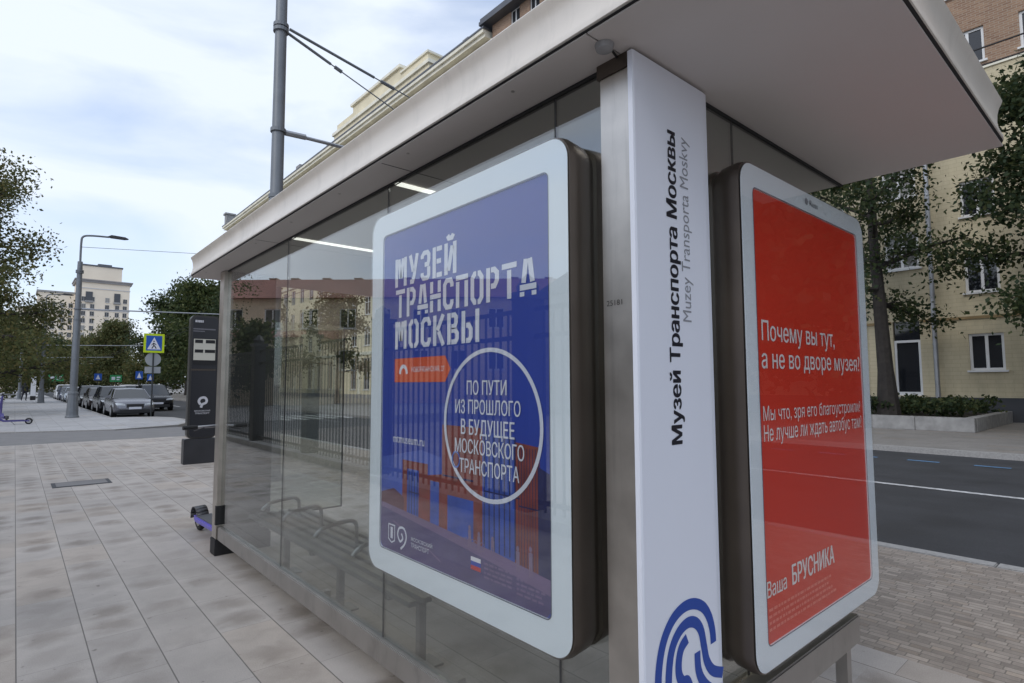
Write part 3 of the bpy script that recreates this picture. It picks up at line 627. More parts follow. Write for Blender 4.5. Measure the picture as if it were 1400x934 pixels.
fl.build('flag', [mat('flag_white', (.8, .8, .82), .5), mat('flag_blue', s2l((40, 70, 170)), .5), mat('flag_red', s2l((190, 50, 50)), .5)], poster)
def fineprint(x, z, wd, rows, rh, m, parent, y, seed):
    rg = random.Random(seed); mb = MB()
    for k in range(rows):
        q = 0; zz = z-k*rh
        while q < wd*rg.uniform(.8, 1):
            l = rg.uniform(.010, .034); l = min(l, wd-q)
            if l < .004: break
            mb.add([(x+q, y, zz), (x+q+l, y, zz), (x+q+l, y, zz+rh*.45), (x+q, y, zz+rh*.45)], [(0, 1, 2, 3)]); q += l+.007
    return mb.build('small_print', m, parent)
fineprint(bx(1.668), .845, .16, 4, .016, walkp, poster, .003, 3); fineprint(bx(1.49), .835, .14, 4, .016, walkp, poster, .003, 4)

# -- red poster (faces the end of the shelter)
RC = 2.527
rd, inn = lightbox('large lightbox with a plain red poster and white slogan on the shelter end', (RC, .953, 0), 0, 1.25, (.505, 2.305), .20, (2.0-RC, .592, 3.052-RC, 2.213), 'lightboxes on the shelter glass', M_pane_red)
ps = MB(); ps.add([(p[0], .0055, p[1]) for p in inn], [tuple(range(len(inn)))])
rp = ps.build('poster', mat('poster_red', s2l((214, 57, 37)), .45, noise=.03, nscale=1.2), rd); rp['label'] = 'red poster with white slogan lettering'
wr = mat('print_white_red', (.80, .76, .74), .45); pr_ = mat('print_pale_red', s2l((228, 120, 104)), .45)
def rt(body, x, z, wd, ht, b=.006, m=wr): return text('lettering', body, x-RC, z, wd, ht, m, rp, y=.0040, bold=b)
rt('Почему вы тут,', 2.040, 1.634, .690, .096); rt('а не во дворе музея?', 2.032, 1.532, 1.0, .090)
rt('Мы что, зря его благоустроили?', 2.030, 1.348, .985, .068, .0); rt('Не лучше ли ждать автобус там?', 2.030, 1.272, .992, .076, .0)
rt('Ваша', 2.012, .748, .155, .056, .006); rt('БРУСНИКА', 2.216, .748, .405, .075, .02)
fineprint(2.02-RC, .700, .66, 4, .022, pr_, rp, .004, 8)
rl = text('lettering', 'Russ', 2.51-RC, 2.248, .085, .026, grey_ink, rd, y=-.0012, bold=.02)
mb = MB(); mb.add([(2.477-RC+.016*math.cos(i*.785), -.0012, 2.261+.016*math.sin(i*.785)) for i in range(8)], [tuple(range(8))]); mb.build('emblem', grey_ink, rd)

# ------------------------------------------------------------------ information pylon
py = thing('information_pylon', 'dark upright information pylon with a lit timetable display beyond the shelter', 'information pylon', (2.735, 12.25, 0))
mb = MB(); mb.box(-.29, -.06, 0, .27, .16, .47); mb.build('base', M_dark, py, bevel=.01)
mb = MB(); mb.prism(rrect(-.245, .475, .265, 2.84, .10, 6), lambda p: (p[0], -.03, p[1]), lambda p: (p[0], .12, p[1])); mb.build('casing', mat('casing_edge', (.06, .058, .056), .4, .4), py)
mb = MB(); mb.prism(rrect(-.205, .50, .235, 2.80, .075, 6), lambda p: (p[0], -.038, p[1]), lambda p: (p[0], -.0305, p[1])); mb.build('front', mat('pylon_front', (.020, .021, .027), .28), py)
mb = MB(); mb.box(-.195, -.0465, 1.88, .225, -.0385, 2.39); mb.build('bezel', M_black, py)
mb = MB(); mb.box(-.185, -.0505, 1.97, .195, -.047, 2.38); disp = mb.build('display', M_screen, py)
for a, b, c, d in ((-.165, 2.30, -.03, 2.365), (.02, 2.30, .185, 2.365), (-.165, 2.115, -.02, 2.175), (.01, 2.115, .19, 2.175)):
    mb = MB(); mb.box(a, -.0535, b, c, -.0508, d); mb.build('display_row', M_black, disp)
mb = MB(); mb.box(-.215, -.0455, 1.77, .215, -.039, 1.80); mb.build('trim', M_bronze, py)
lm = mat('pylon_lettering', (.62, .62, .66), .4); lm2 = mat('pylon_grey', (.16, .16, .18), .4)
fineprint(-.17, 2.70, .16, 1, .10, lm, py, -.041, 21)
mb = MB(); mb.box(-.2, -.0405, 2.56, .19, -.0395, 2.585); mb.box(-.2, -.0405, 2.52, .0, -.0395, 2.54); mb.build('header_line', lm2, py)
mb = MB(); fnp = lambda p: (p[0], -.041, p[1])
ribbon(mb, smooth_path([(-.02, 1.06), (.0, 1.12), (.06, 1.15), (.075, 1.20), (.04, 1.25), (-.03, 1.24), (-.06, 1.18), (-.03, 1.12)]), .045, fnp); mb.build('emblem', lm, py)
text('lettering', 'МОСКОВСКИЙ', -.13, .985, .27, .035, lm, py, y=-.041, bold=.01); text('lettering', 'ТРАНСПОРТ', -.12, .935, .25, .035, lm, py, y=-.041, bold=.01)

# ------------------------------------------------------------------ electric scooters
def scooter(label, loc, rotz, m_deck, group, steer=0.):
    """points along +X; front wheel at x=.95"""
    t = thing('electric_scooter', label, 'scooter', loc, rotz, group)
    mb = MB(); mb.prism([(.12, .115), (.74, .115), (.86, .20), (.93, .30), (.88, .33), (.80, .24), (.70, .175), (.12, .175)], lambda p: (p[0], -.085, p[1]), lambda p: (p[0], .085, p[1])); mb.build('deck', m_deck, t, bevel=.015)
    mb = MB(); mb.box(.14, -.07, .1765, .66, .07, .181); mb.build('deck_mat', M_dark, t)
    for x in (.0, .97):
        mb = MB(); ps_ = [(x+.092*math.cos(R(a)), 0, .115+.092*math.sin(R(a))) for a in range(0, 361, 20)]
        mb.tube(ps_, .026, 8, cap=False); wh = mb.build('wheel', M_tyre, t, smooth=True)
        mb = MB(); mb.tube([(x, -.022, .115), (x, .022, .115)], .07, 16); mb.build('rim', M_chrome, wh)
    mb = MB(); pts = [(.0+.128*math.cos(R(a)), .115+.128*math.sin(R(a))) for a in range(20, 200, 20)]
    for a, b in zip(pts[:-1], pts[1:]): mb.add([(a[0], -.055, a[1]), (b[0], -.055, b[1]), (b[0], .055, b[1]), (a[0], .055, a[1])], [(0, 1, 2, 3)])
    o = mb.build('mudguard', M_dark, t, smooth=True); sm = o.modifiers.new('s', 'SOLIDIFY'); sm.thickness = .006
    mb = MB(); mb.box(-.02, -.05, .11, .16, -.03, .16); mb.box(-.02, .03, .11, .16, .05, .16); mb.build('rear_bracket', m_deck, t)
    mb = MB(); mb.tube([(.97, -.04, .115), (.955, -.04, .22), (.93, 0, .29), (.955, .04, .22), (.97, .04, .115)], .014, 8); mb.build('fork', M_dark, t, smooth=True)
    mb = MB(); mb.tube([(.925, 0, .28), (.80, 0, 1.12)], [.034, .028], 12); mb.build('stem', m_deck, t, smooth=True)
    ca, sa = math.cos(steer), math.sin(steer)
    mb = MB(); mb.tube([(.80-.34*sa, -.34*ca, 1.13), (.80-.05*sa, -.05*ca, 1.12), (.80+.05*sa, .05*ca, 1.12), (.80+.34*sa, .34*ca, 1.13)], .013, 8); mb.build('handlebar', M_chrome, t, smooth=True)
    for s in (-1, 1):
        mb = MB(); mb.tube([(.80+s*.20*sa, s*.23*ca, 1.127), (.80+s*.35*sa, s*.35*ca, 1.132)], .019, 10); mb.build('grip', M_black, t, smooth=True)
        mb = MB(); mb.tube([(.83+s*.18*sa, s*.18*ca, 1.118), (.87+s*.28*sa, s*.28*ca, 1.10)], .006, 6); mb.build('brake_lever', M_dark, t)
    mb = MB(); mb.box(.765, -.035, 1.10, .84, .035, 1.165); mb.build('control_unit', M_dark, t, bevel=.01)
    mb = MB(); mb.tube([(.86, -.025, .75), (.862, -.025, .85)], .02, 8); mb.build('headlight', M_offwhite, t)
    mb = MB(); mb.tube([(.52, .085, .13), (.40, .18, .01)], .008, 6); mb.build('kickstand', M_dark, t)
    return t
scooter('violet electric scooter parked behind the far shelter post', (1.515, 6.66, 0), R(-87), M_purple, 'parked electric scooters', -.1).rotation_euler.x = R(3)
lil = mat('scooter_lilac', s2l((84, 78, 140)), .4)
s2 = scooter('electric scooter standing alone at the left edge beyond the side road', (.47, 29.0, 0), R(177), lil, 'parked electric scooters')
for k, (x, y, a) in enumerate(((-.75, 31.2, 95), (-1.3, 31.3, 88), (-.2, 31.6, 102))):
    copy_tree(s2, loc=(x, y, 0), rotz=R(a), label='electric scooter in the row parked further back at the left edge')

# ------------------------------------------------------------------ street poles
def pole(label, x, y, H, rb, rt_, arm_z, arm_len, lamp, stays=False, group='tall grey street poles along the kerb', cat='street pole'):
    t = thing('street_lamp', label, 'street lamp', (x, y, 0), 0, group)
    mb = MB(); mb.lathe([(rb*2.0, 0), (rb*2.0, .06), (rb*1.75, .10), (rb*1.45, .9), (rb*1.38, 1.05), (rb*1.5, 1.07), (rb*1.5, 1.16), (rb*1.1, 1.2), (rb*1.05, 1.6)], (0, 0, 0), 12); mb.build('pole_base', M_pole, t)
    mb = MB(); mb.lathe([(rb*1.12, 1.6), (rb*1.08, 4.5), (rb*.95, 4.56), (rt_, H)], (0, 0, 0), 16); mb.build('shaft', M_pole, t, smooth=True)
    for z in (4.55, arm_z, arm_z+1.72, arm_z+1.80):
        mb = MB(); mb.lathe([(rb*1.16, z-.03), (rb*1.16, z+.03)], (0, 0, 0), 16); mb.build('band', M_pole, t)
    if arm_len:
        mb = MB(); mb.tube([(rb*1.1, 0, arm_z), (arm_len, 0, arm_z+.12+arm_len*.02)], .032, 8); mb.tube([(rb*1.1, 0, arm_z), (.45, 0, arm_z+.02)], .05, 8); mb.build('bracket_arm', M_pipe, t)
        if stays:
            for dy in (-.07, .05):
                mb = MB(); a = Vector((rb*1.1, dy, arm_z+1.76)); b = Vector((arm_len*(.98 if dy < 0 else .49), 0, arm_z+.2)); d = (b-a)
                mb.tube([a, b], .011, 6); mb.tube([a, a+d*.17], .024, 6); mb.tube([a+d*.185, a+d*.215], .032, 6); mb.build('stay_wire', M_pole, t)
    if lamp:
        z = H; mb = MB(); mb.tube(smooth_path([(0, 0, z-.1), (0, 0, z+.9), (.06, 0, z+1.2), (.35, 0, z+1.3), (lamp-.3, 0, z+1.35)], 5), .045, 8); la = mb.build('lamp_arm', M_pole, t, smooth=True)
        mb = MB(); mb.prism([(lamp-.35, .0), (lamp-.2, .09), (lamp+.35, .07), (lamp+.5, .0), (lamp+.35, -.035), (lamp-.2, -.035)], lambda p: (p[0], -.12, z+1.36+p[1]), lambda p: (p[0], .12, z+1.36+p[1])); mb.build('lamp_head', M_dark, la)
    return t
pole('tall grey pole with stay wires rising right behind the shelter roof', 3.075, 9.36, 9.6, .105, .085, 5.66, 9.5, 2.0, stays=True)
pole('grey street lamp with flared base between side road and parked cars', 2.06, 33.3, 7.3, .135, .10, 5.06, 8.0, 1.35)
pole('second grey street lamp further along the kerb behind the first', 1.72, 62.7, 8.0, .135, .10, 4.9, 9.0, 1.35)
pole('slim grey street lamp third along the kerb', 1.75, 92.0, 8.0, .12, .09, 4.9, 8.0, 1.35)
pole('thin grey street lamp far along the pavement near the trees', .4, 80.0, 7.0, .11, .08, 4.4, 0, 0)
pole('fourth grey street lamp almost lost among the far trees', 2.0, 122.0, 8.0, .12, .09, 4.9, 8.0, 1.35)

# overhead contact wires
for x, lb in ((8.79, 'nearer thin black overhead contact wire above the road'), (9.29, 'farther thin black overhead contact wire above the road')):
    mb = MB(); mb.tube([(x, -30, 5.55), (x, 9.4, 5.62), (x, 33.3, 5.5), (x, 62.7, 5.35), (x, 160, 5.3)], .011, 5); tag(mb.build('overhead_wire', M_black), lb, 'wire', 'contact wires above the road')
mb = MB(); mb.tube([(2.06, 33.3, 8.0), (8.5, 34.4, 8.75), (15.5, 36, 10.0), (27.9, 38, 12.5)], .012, 5); tag(mb.build('span_wire', M_pole), 'thin grey span wire from the first street lamp across the road', 'wire')
mb = MB(); mb.tube([(3.075, 9.36, 5.0), (15.5, 14, 5.9), (27.9, 18.3, 7.2)], .01, 5)

# ------------------------------------------------------------------ traffic signs
M_signpost = mat('sign_post', (.05, .055, .06), .5, .4); M_signback = mat('sign_back_grey', (.36, .38, .40), .5, .4)
ylg = mat('fluorescent_border', s2l((196, 220, 20)), .5); sblue = mat('sign_blue', s2l((24, 84, 176)), .45); sgreen = mat('sign_green', s2l((44, 140, 84)), .5)
cs = thing('crossing_sign', 'pedestrian crossing sign with lime border above grey sign backs', 'road sign', (5.0, 32.16, 0))
mb = MB(); mb.tube([(0, .03, 0), (0, .03, 4.0)], .035, 10); mb.build('post', M_signpost, cs)
mb = MB(); mb.box(-.43, -.03, 3.05, .43, -.012, 3.97); plate = mb.build('border', ylg, cs)
mb = MB(); mb.box(-.33, -.036, 3.15, .33, -.0305, 3.87); bp_ = mb.build('sign_face', sblue, plate)
mb = MB(); mb.add([(-.28, -.038, 3.21), (.28, -.038, 3.21), (0, -.038, 3.80)], [(0, 1, 2)]); tri = mb.build('white_triangle', wht, plate)
mb = MB(); Pk = P(-.040)
ribbon(mb, [(-.02, 3.53), (-.01, 3.40), (-.09, 3.25)], .045, Pk); ribbon(mb, [(-.01, 3.40), (.05, 3.34), (.09, 3.25)], .045, Pk); ribbon(mb, [(-.02, 3.52), (.06, 3.46), (.09, 3.42)], .028, Pk); ribbon(mb, [(-.02, 3.52), (-.08, 3.45), (-.1, 3.4)], .028, Pk)
mb.add([(-.01+.03*math.cos(i*.785), -.040, 3.60+.034*math.sin(i*.785)) for i in range(8)], [tuple(range(8))]); mb.build('walking_figure', M_black, plate)
mb = MB(); mb.tube([(0, .065, 2.735), (0, .085, 2.735)], .33, 24); mb.build('sign_back', M_signback, cs)
mb = MB(); mb.box(-.33, .065, 2.06, .33, .085, 2.37); mb.build('sign_back', M_signback, cs)
def roadsign(label, x, y, z0, wd, ht, m, mark):
    t = thing('road_sign', label, 'road sign', (x, y, 0), 0, 'small distant road signs')
    mb = MB(); mb.tube([(0, .03, 0), (0, .03, z0+ht)], .035, 8); mb.build('post', M_signpost, t)
    mb = MB(); mb.box(-wd/2, -.02, z0, wd/2, 0, z0+ht); mb.build('sign_plate', m, t)
    mb = MB()
    if mark == 'bars': mb.box(-wd*.36, -.026, z0+ht*.28, -wd*.06, -.0215, z0+ht*.72); mb.box(wd*.06, -.026, z0+ht*.55, wd*.38, -.0215, z0+ht*.75); mb.box(wd*.06, -.026, z0+ht*.25, wd*.3, -.0215, z0+ht*.42)
    else: mb.add([(-wd*.3, -.022, z0+ht*.15), (wd*.3, -.022, z0+ht*.15), (0, -.022, z0+ht*.85)], [(0, 1, 2)])
    mb.build('sign_mark', wht, t); return t
roadsign('wide green direction board beside the second street lamp', 4.6, 110, 2.1, 1.9, .95, sgreen, 'bars')
roadsign('small green direction board above the parked cars', 9.9, 90, 1.9, 1.3, .9, sgreen, 'bars')
roadsign('small dark blue square sign between the green boards', 8.0, 90, 2.1, .8, .85, sblue, 'tri')
roadsign('small blue square sign just left of the crossing sign', 8.3, 60, 2.0, .55, .7, sblue, 'tri')
roadsign('small blue square sign directly behind the crossing sign post', 9.15, 60, 1.85, .5, .6, sblue, 'tri')
# white pylon far away
wp = thing('white_pylon', 'slim white advertising pylon standing far along the pavement', 'pylon', (1.42, 75, 0))
mb = MB(); mb.box(-.2, -.1, .42, .2, .1, 2.36); mb.build('panel', M_white, wp); mb = MB(); mb.box(-.22, -.12, 0, .22, .12, .415); mb.build('base', M_black, wp)

# ------------------------------------------------------------------ cars
def car(label, x, y, col, rotz=0, group='cars parked nose out along the far kerb', suv=0):
    t = thing('parked_car', label, 'car', (x, y, -.12), rotz, group)
    pm = mat('car_paint_%d_%d_%d' % col, s2l(col), .25, .55, noise=.04, nscale=2); gm = mat('car_glass', (.016, .02, .024), .05, spec=.9); tm = mat('car_trim', (.02, .02, .022), .5)
    Lc, Wd = 4.6, .90; hz = .06*suv
    # body loft along y: (y, half width, bottom z, top z)
    st = [(.0, .66, .34, .58), (.06, .76, .26, .70), (.22, .84, .20, .78), (.6, .885, .19, .86), (1.15, .9, .19, .93), (1.5, .9, .19, .96), (2.6, .905, .19, .97), (3.6, .9, .20, .99), (4.15, .87, .24, .98), (4.45, .80, .30, .93), (4.6, .70, .40, .82)]
    secs = []
    for (yy, wd, zb, zt) in st:
        zt += hz; half = [(wd*.80, zb), (wd*.97, zb+.10), (wd, (zb+zt)/2), (wd*.975, zt-.10), (wd*.90, zt-.02), (wd*.5, zt+.015)]
        secs.append([(-a, yy, b) for a, b in half[::-1]][::1] and [(a, yy, b) for a, b in half]+[(-a, yy, b) for a, b in half[::-1]])
    n = len(secs[0]); vs = [p for q in secs for p in q]; fs = []
    for a in range(len(secs)-1):
        for j in range(n): k = (j+1) % n; fs.append((a*n+j, a*n+k, (a+1)*n+k, (a+1)*n+j))
    fs += [tuple(range(n))[::-1], tuple(range((len(secs)-1)*n, len(secs)*n))]
    mb = MB(); mb.add(vs, fs); mb.build('body', pm, t, smooth=True, auto=40)
    rh = 1.45+suv*.22
    gst = [(1.18, .76, .92+hz, .93+hz), (1.95, .73, .94, rh-.07), (2.3, .72, .95, rh-.045), (3.3, .71, .95, rh-.045), (3.75+suv*.3, .70, .95, rh-.12), (4.2+suv*.2, .68, .95, 1.0)]
    secs = []
    for yy, wd, zb, zt in gst:
        q = (zt-zb); half = [(wd+.07, zb), (wd+.07-q*.30, zt), (wd*.5, zt+.01)]
        secs.append([(a, yy, b) for a, b in half]+[(-a, yy, b) for a, b in half[::-1]])
    n = 6; vs = [p for q in secs for p in q]; fs = []
    for a in range(len(secs)-1):
        for j in range(n): k = (j+1) % n; fs.append((a*n+j, a*n+k, (a+1)*n+k, (a+1)*n+j))
    mb = MB(); mb.add(vs, fs); mb.build('window_glass', gm, t, smooth=True, auto=25)
    mb = MB(); ro = [(1.95, .60, rh-.065), (2.05, .61, rh-.035), (2.35, .615, rh-.01), (3.3, .60, rh-.012), (3.78+suv*.3, .56, rh-.09)]
    vs = []; fs = []
    for yy, wd, zz in ro: vs += [(-wd, yy, zz-.03), (-wd*.9, yy, zz), (0, yy, zz+.015), (wd*.9, yy, zz), (wd, yy, zz-.03)]
    for a in range(len(ro)-1):
        for j in range(4): fs.append((a*5+j, a*5+j+1, (a+1)*5+j+1, (a+1)*5+j))
    mb.add(vs, fs)
    mb.build('roof', pm, t, smooth=True)
    for s in (-1, 1):
        for a, b, q in (((s*.80, 1.2, .94+hz), (s*.615, 1.98, rh-.06), .03), ((s*.625, 3.72+suv*.3, rh-.12), (s*.72, 4.2+suv*.2, .98), .05), ((s*.785, 2.75, .96), (s*.63, 2.75, rh-.04), .03)):
            mb = MB(); mb.tube([a, b], q, 6); mb.build('pillar', pm, t)
    for s in (-1, 1):
        mb = MB(); mb.add([(s*.40, .035, .60+hz), (s*.74, .06, .62+hz), (s*.80, .16, .70+hz), (s*.80, .2, .74+hz), (s*.72, .10, .735+hz), (s*.42, .035, .69+hz)], [(0, 1, 2, 3, 4, 5)]); o = mb.build('headlight', mat('headlight_glass', (.62, .66, .70), .12, spec=.8), t); sm = o.modifiers.new('s', 'SOLIDIFY'); sm.thickness = .06; sm.offset = 0
        mb = MB(); mb.box(s*.90-.02, 1.50, .96, s*.90+.12 if s > 0 else s*.90+.02, 1.60, 1.10) if s > 0 else mb.box(-1.02, 1.50, .96, -.88, 1.60, 1.10); mb.build('wing_mirror', pm, t, bevel=.02)
        for yy in (.86, 3.62):
            mb = MB(); mb.tube([(s*.68, yy, .325), (s*.905, yy, .325)], .325, 20); wh = mb.build('wheel', M_tyre, t, smooth=True)
            mb = MB(); mb.tube([(s*.90, yy, .325), (s*.915, yy, .325)], .21, 16); mb.build('rim', M_chrome, wh)
    mb = MB(); mb.box(-.36, -.012, .50, .36, .05, .68+hz); mb.build('grille', tm, t, bevel=.01)
    mb = MB(); mb.box(-.62, -.006, .24, .62, .10, .42); mb.build('bumper_intake', tm, t, bevel=.01)
    mb = MB(); mb.box(-.26, -.028, .43, .26, -.016, .54); mb.build('number_plate', wht, t)
    return t
car('silver saloon car nearest at the head of the parked row', 4.52, 33.4, (124, 125, 132))
car('dark grey hatchback second in the parked row', 4.50, 39.3, (38, 40, 47), suv=.5)
car('brownish grey car third in the parked row', 4.45, 45.2, (66, 60, 60))
car('black car fourth in the parked row behind the lamp base', 4.40, 51.4, (22, 23, 28), suv=.6)
car('white car fifth in the parked row just left of the lamp', 4.30, 58.2, (214, 216, 222))
car('pale silver car sixth in the parked row', 4.25, 64.6, (170, 176, 184))
car('dark blue car seventh in the parked row', 4.2, 71.0, (44, 50, 72))
car('white van like car eighth and farthest in the parked row', 4.2, 77.6, (218, 218, 220), suv=1)
car('dark car with pale roof standing behind the silver saloon in the road', 6.75, 41.0, (34, 35, 40), suv=.9, group='cars waiting in the road')
car('light car further back in the road behind the crossing sign', 6.9, 52.0, (206, 200, 196), suv=.8, group='cars waiting in the road')
car('red car far down the road among other traffic', 7.2, 66.0, (150, 50, 44), group='cars waiting in the road')

# ------------------------------------------------------------------ person walking far off
def person(label, x, y, rotz):
    me = bpy.data.meshes.new('person'); J = [(0, 0, .95), (0, 0, 1.15), (0, .01, 1.42), (0, .02, 1.54), (0, .01, 1.64), (0, 0, 1.74), (.10, 0, .90), (.11, -.12, .50), (.11, -.02, .07), (.11, -.16, .04), (-.10, 0, .90), (-.11, .10, .50), (-.11, .30, .12), (-.11, .20, .04), (.19, .01, 1.42), (.24, .08, 1.14), (.22, -.02, .90), (.21, -.06, .82), (-.19, .01, 1.42), (-.24, -.04, 1.14), (-.22, -.16, .93), (-.21, -.20, .86)]
    E = [(0, 1), (1, 2), (2, 3), (3, 4), (4, 5), (0, 6), (6, 7), (7, 8), (8, 9), (0, 10), (10, 11), (11, 12), (12, 13), (2, 14), (14, 15), (15, 16), (16, 17), (2, 18), (18, 19), (19, 20), (20, 21)]
    rad = [.15, .14, .16, .06, .10, .08, .10, .07, .05, .04, .10, .07, .05, .04, .065, .05, .035, .03, .065, .05, .035, .03]
    me.from_pydata(J, E, []); o = bpy.data.objects.new('person', me); COL.objects.link(o); me.materials.append(mat('dark_clothes', (.03, .032, .042), .9))
    md = o.modifiers.new('skin', 'SKIN'); o.modifiers.new('sub', 'SUBSURF').levels = 1
    for i, q in enumerate(rad): me.skin_vertices[0].data[i].radius = (q, q)
    me.skin_vertices[0].data[0].use_root = True
    o.location = (x, y, 0); o.rotation_euler = (0, 0, rotz); return tag(o, label, 'person')
person('person in dark clothes walking far along the left pavement', .75, 72.8, .4)

# ------------------------------------------------------------------ trees
def leaves(centers, spread, n, size, seed, flat=.8):
    rg = np.random.default_rng(seed); C_ = np.array(centers); idx = rg.integers(0, len(C_), n)
    p = C_[idx]+rg.normal(size=(n, 3))*np.array([spread, spread, spread*flat])
    a = rg.normal(size=(n, 3)); a[:, 2] -= .3; a /= np.linalg.norm(a, axis=1)[:, None]; b = rg.normal(size=(n, 3)); b -= a*(a*b).sum(1)[:, None]; b /= np.linalg.norm(b, axis=1)[:, None]
    s = size*rg.uniform(.55, 1.3, n)[:, None]
    V = np.stack([p-a*s*.6, p+b*s*.36-a*s*.05, p+a*s*.6, p-b*s*.36-a*s*.05], 1).reshape(-1, 3)
    return V
def tree(label, loc, H, Rr, tr, seed, mleaf, nleaf, leaf, base=.3, limbs=14, spread=.45, lean=(0, 0), cat='tree', group=None, top=.95, squash=1., drop=0., name='leafy_tree', sub=5, cones=1.0):
    rg = random.Random(seed); t = thing(name, label, cat, loc, 0, group); mb = MB()
    tp = []; 
    for i in range(9):
        q = i/8; tp.append(Vector((lean[0]*q*H+rg.uniform(-.02, .02)*H*q*.6, lean[1]*q*H+rg.uniform(-.02, .02)*H*q*.6, q*H*.86)))
    mb.tube(tp, [tr*(1.35 if i == 0 else 1)*(1-.88*i/8) for i in range(9)], 10)
    cs_ = [tp[-1], tp[-2]]
    for i in range(limbs):
        q = base+(top-base)*(i+rg.random()*.7)/limbs; k = min(q*8, 7.99); p0 = tp[int(k)].lerp(tp[int(k)+1], k-int(k))
        az = i*2.4+rg.uniform(-.4, .4); rel = (q-base)/(top-base); ln = Rr*(1-.62*rel**1.6*cones)*rg.uniform(.75, 1.12); el = .15+.9*rel+rg.uniform(-.15, .2)-drop*(1-rel)
        d = Vector((math.cos(az)*math.cos(el), math.sin(az)*math.cos(el), math.sin(el))); pts = [p0]; dd = d.copy()
        for s in range(5):
            dd = (dd+Vector((rg.uniform(-.2, .2), rg.uniform(-.2, .2), rg.uniform(-.12, .14)-drop*.12))).normalized(); pts.append(pts[-1]+dd*ln/5)
        r0_ = tr*.42*(1-.6*rel); mb.tube(pts, [r0_*(1-.85*s/5) for s in range(6)], 6, cap=False)
        for s in range(2, 6): cs_.append(pts[s])
        for s in range(sub):
            a = pts[1+rg.randrange(5)]; d2 = (dd+Vector((rg.gauss(0, .8), rg.gauss(0, .8), rg.gauss(0, .5)))).normalized(); b = a+d2*ln*rg.uniform(.2, .5)
            m_ = a.lerp(b, .5)+Vector((0, 0, .06*ln*rg.uniform(-1, 1))); mb.tube([a, m_, b], [r0_*.3, r0_*.2, r0_*.06], 5, cap=False); cs_ += [m_, b, b]
    mb.build('trunk', M_bark, t, smooth=True)
    V = leaves([tuple(c) for c in cs_], spread, nleaf, leaf, seed); nq = len(V)//4
    me = bpy.data.meshes.new('crown'); me.vertices.add(len(V)); me.vertices.foreach_set('co', V.ravel()); me.loops.add(len(V)); me.loops.foreach_set('vertex_index', np.arange(len(V)))
    me.polygons.add(nq); me.polygons.foreach_set('loop_start', np.arange(nq)*4); me.polygons.foreach_set('loop_total', np.full(nq, 4)); me.update(); me.validate(); me.materials.append(mleaf)
    o = bpy.data.objects.new('crown', me); COL.objects.link(o); o.parent = t
    return t
# across the road, right edge
tree('large street tree whose thick dark trunk stands in the stone planter', (23.5, 6.55, .3), 15, 3.4, .29, 11, M_leaf_dark, 15000, .135, base=.30, limbs=15, spread=.34, lean=(-.004, .022), group='street trees across the road', drop=.1, sub=4)
tree('dark leafy tree hanging into the right edge of the street', (22.6, 1.75, .1), 12.5, 3.1, .22, 23, M_leaf_dark, 21000, .135, base=.36, limbs=18, spread=.34, group='street trees across the road', drop=.25, sub=5)
# left edge
tree('big loose olive tree leaning in over the left pavement', (-2.4, 42, 0), 14.8, 4.9, .28, 5, M_leaf_olive, 30000, .155, base=.16, limbs=26, spread=.5, lean=(.0, 0), drop=.1, cones=.8, group='trees along the left pavement')
tree('green tree behind the big olive tree on the left pavement', (-2.6, 64, 0), 11, 4.4, .22, 6, M_leaf_olive, 16000, .26, base=.2, limbs=16, spread=.5, drop=.1, group='trees along the left pavement')
tree('smaller yellowing tree in the far left row', (-1.5, 88, 0), 10, 4.5, .2, 8, M_leaf_olive, 9000, .38, base=.15, limbs=14, spread=.6, group='trees along the left pavement')
tree('far dark tree closing the left row', (-1.0, 125, 0), 11, 5, .2, 9, M_leaf_dark, 8000, .5, base=.12, limbs=14, spread=.7, group='trees along the left pavement')
# far right side of the street
for k, (x, y, H, rr_, ml, lb) in enumerate(((18.6, 66, 14.0, 4.6, M_leaf_dark, 'tall dark tree just left of the shelter roof corner'), (17.8, 78, 15.2, 5.4, M_leaf_green, 'dense green tree beside the tall dark tree across the road'),
        (18.6, 92, 16.5, 6.2, M_leaf_dark, 'broad dark tree behind the crossing sign'), (19.0, 112, 9.5, 4.6, M_leaf_olive, 'autumn tinted tree left of the crossing sign'),
        (17.0, 160, 17.0, 5.6, M_leaf_olive, 'pale olive tree with pointed top in front of the white tower'), (17.5, 186, 12.5, 6.6, M_leaf_green, 'rounded green tree at the foot of the white tower'),
        (13.5, 185, 13, 7, M_leaf_olive, 'low yellow green tree closing the street'), (8.5, 200, 13, 7, M_leaf_dark, 'dark low tree closing the street behind the lamp'), (3.5, 210, 14, 7, M_leaf_olive, 'olive tree far off at the end of the pavement'))):
    tree(lb, (x, y, 0), H, rr_, .3, 40+k, ml, 20000, .23+.0013*y, base=.14, limbs=20, spread=.50+.003*y, group='trees along the far street')
# hedge in the planter
def hedge(label, x0, y0, x1, y1, z0, z1, n, seed):
    rg = np.random.default_rng(seed); C_ = np.stack([rg.uniform(x0, x1, 400), rg.uniform(y0, y1, 400), z0+(z1-z0)*rg.uniform(.1, 1, 400)**.7], 1)
    V = leaves(C_, .10, n, .12, seed); nq = len(V)//4
    t = thing('hedge', label, 'hedge', (0, 0, 0))
    me = bpy.data.meshes.new('foliage'); me.from_pydata(V.tolist(), [], [(4*i, 4*i+1, 4*i+2, 4*i+3) for i in range(nq)]); me.materials.append(M_leaf_dark); o = bpy.data.objects.new('foliage', me); COL.objects.link(o); o.parent = t
    mb = MB()
    for k in range(40): x = rg.uniform(x0, x1); y = rg.uniform(y0, y1); mb.tube([(x, y, z0), (x+rg.uniform(-.1, .1), y+rg.uniform(-.1, .1), z0+(z1-z0)*.8)], .012, 5)
    mb.build('stems', M_bark, t)
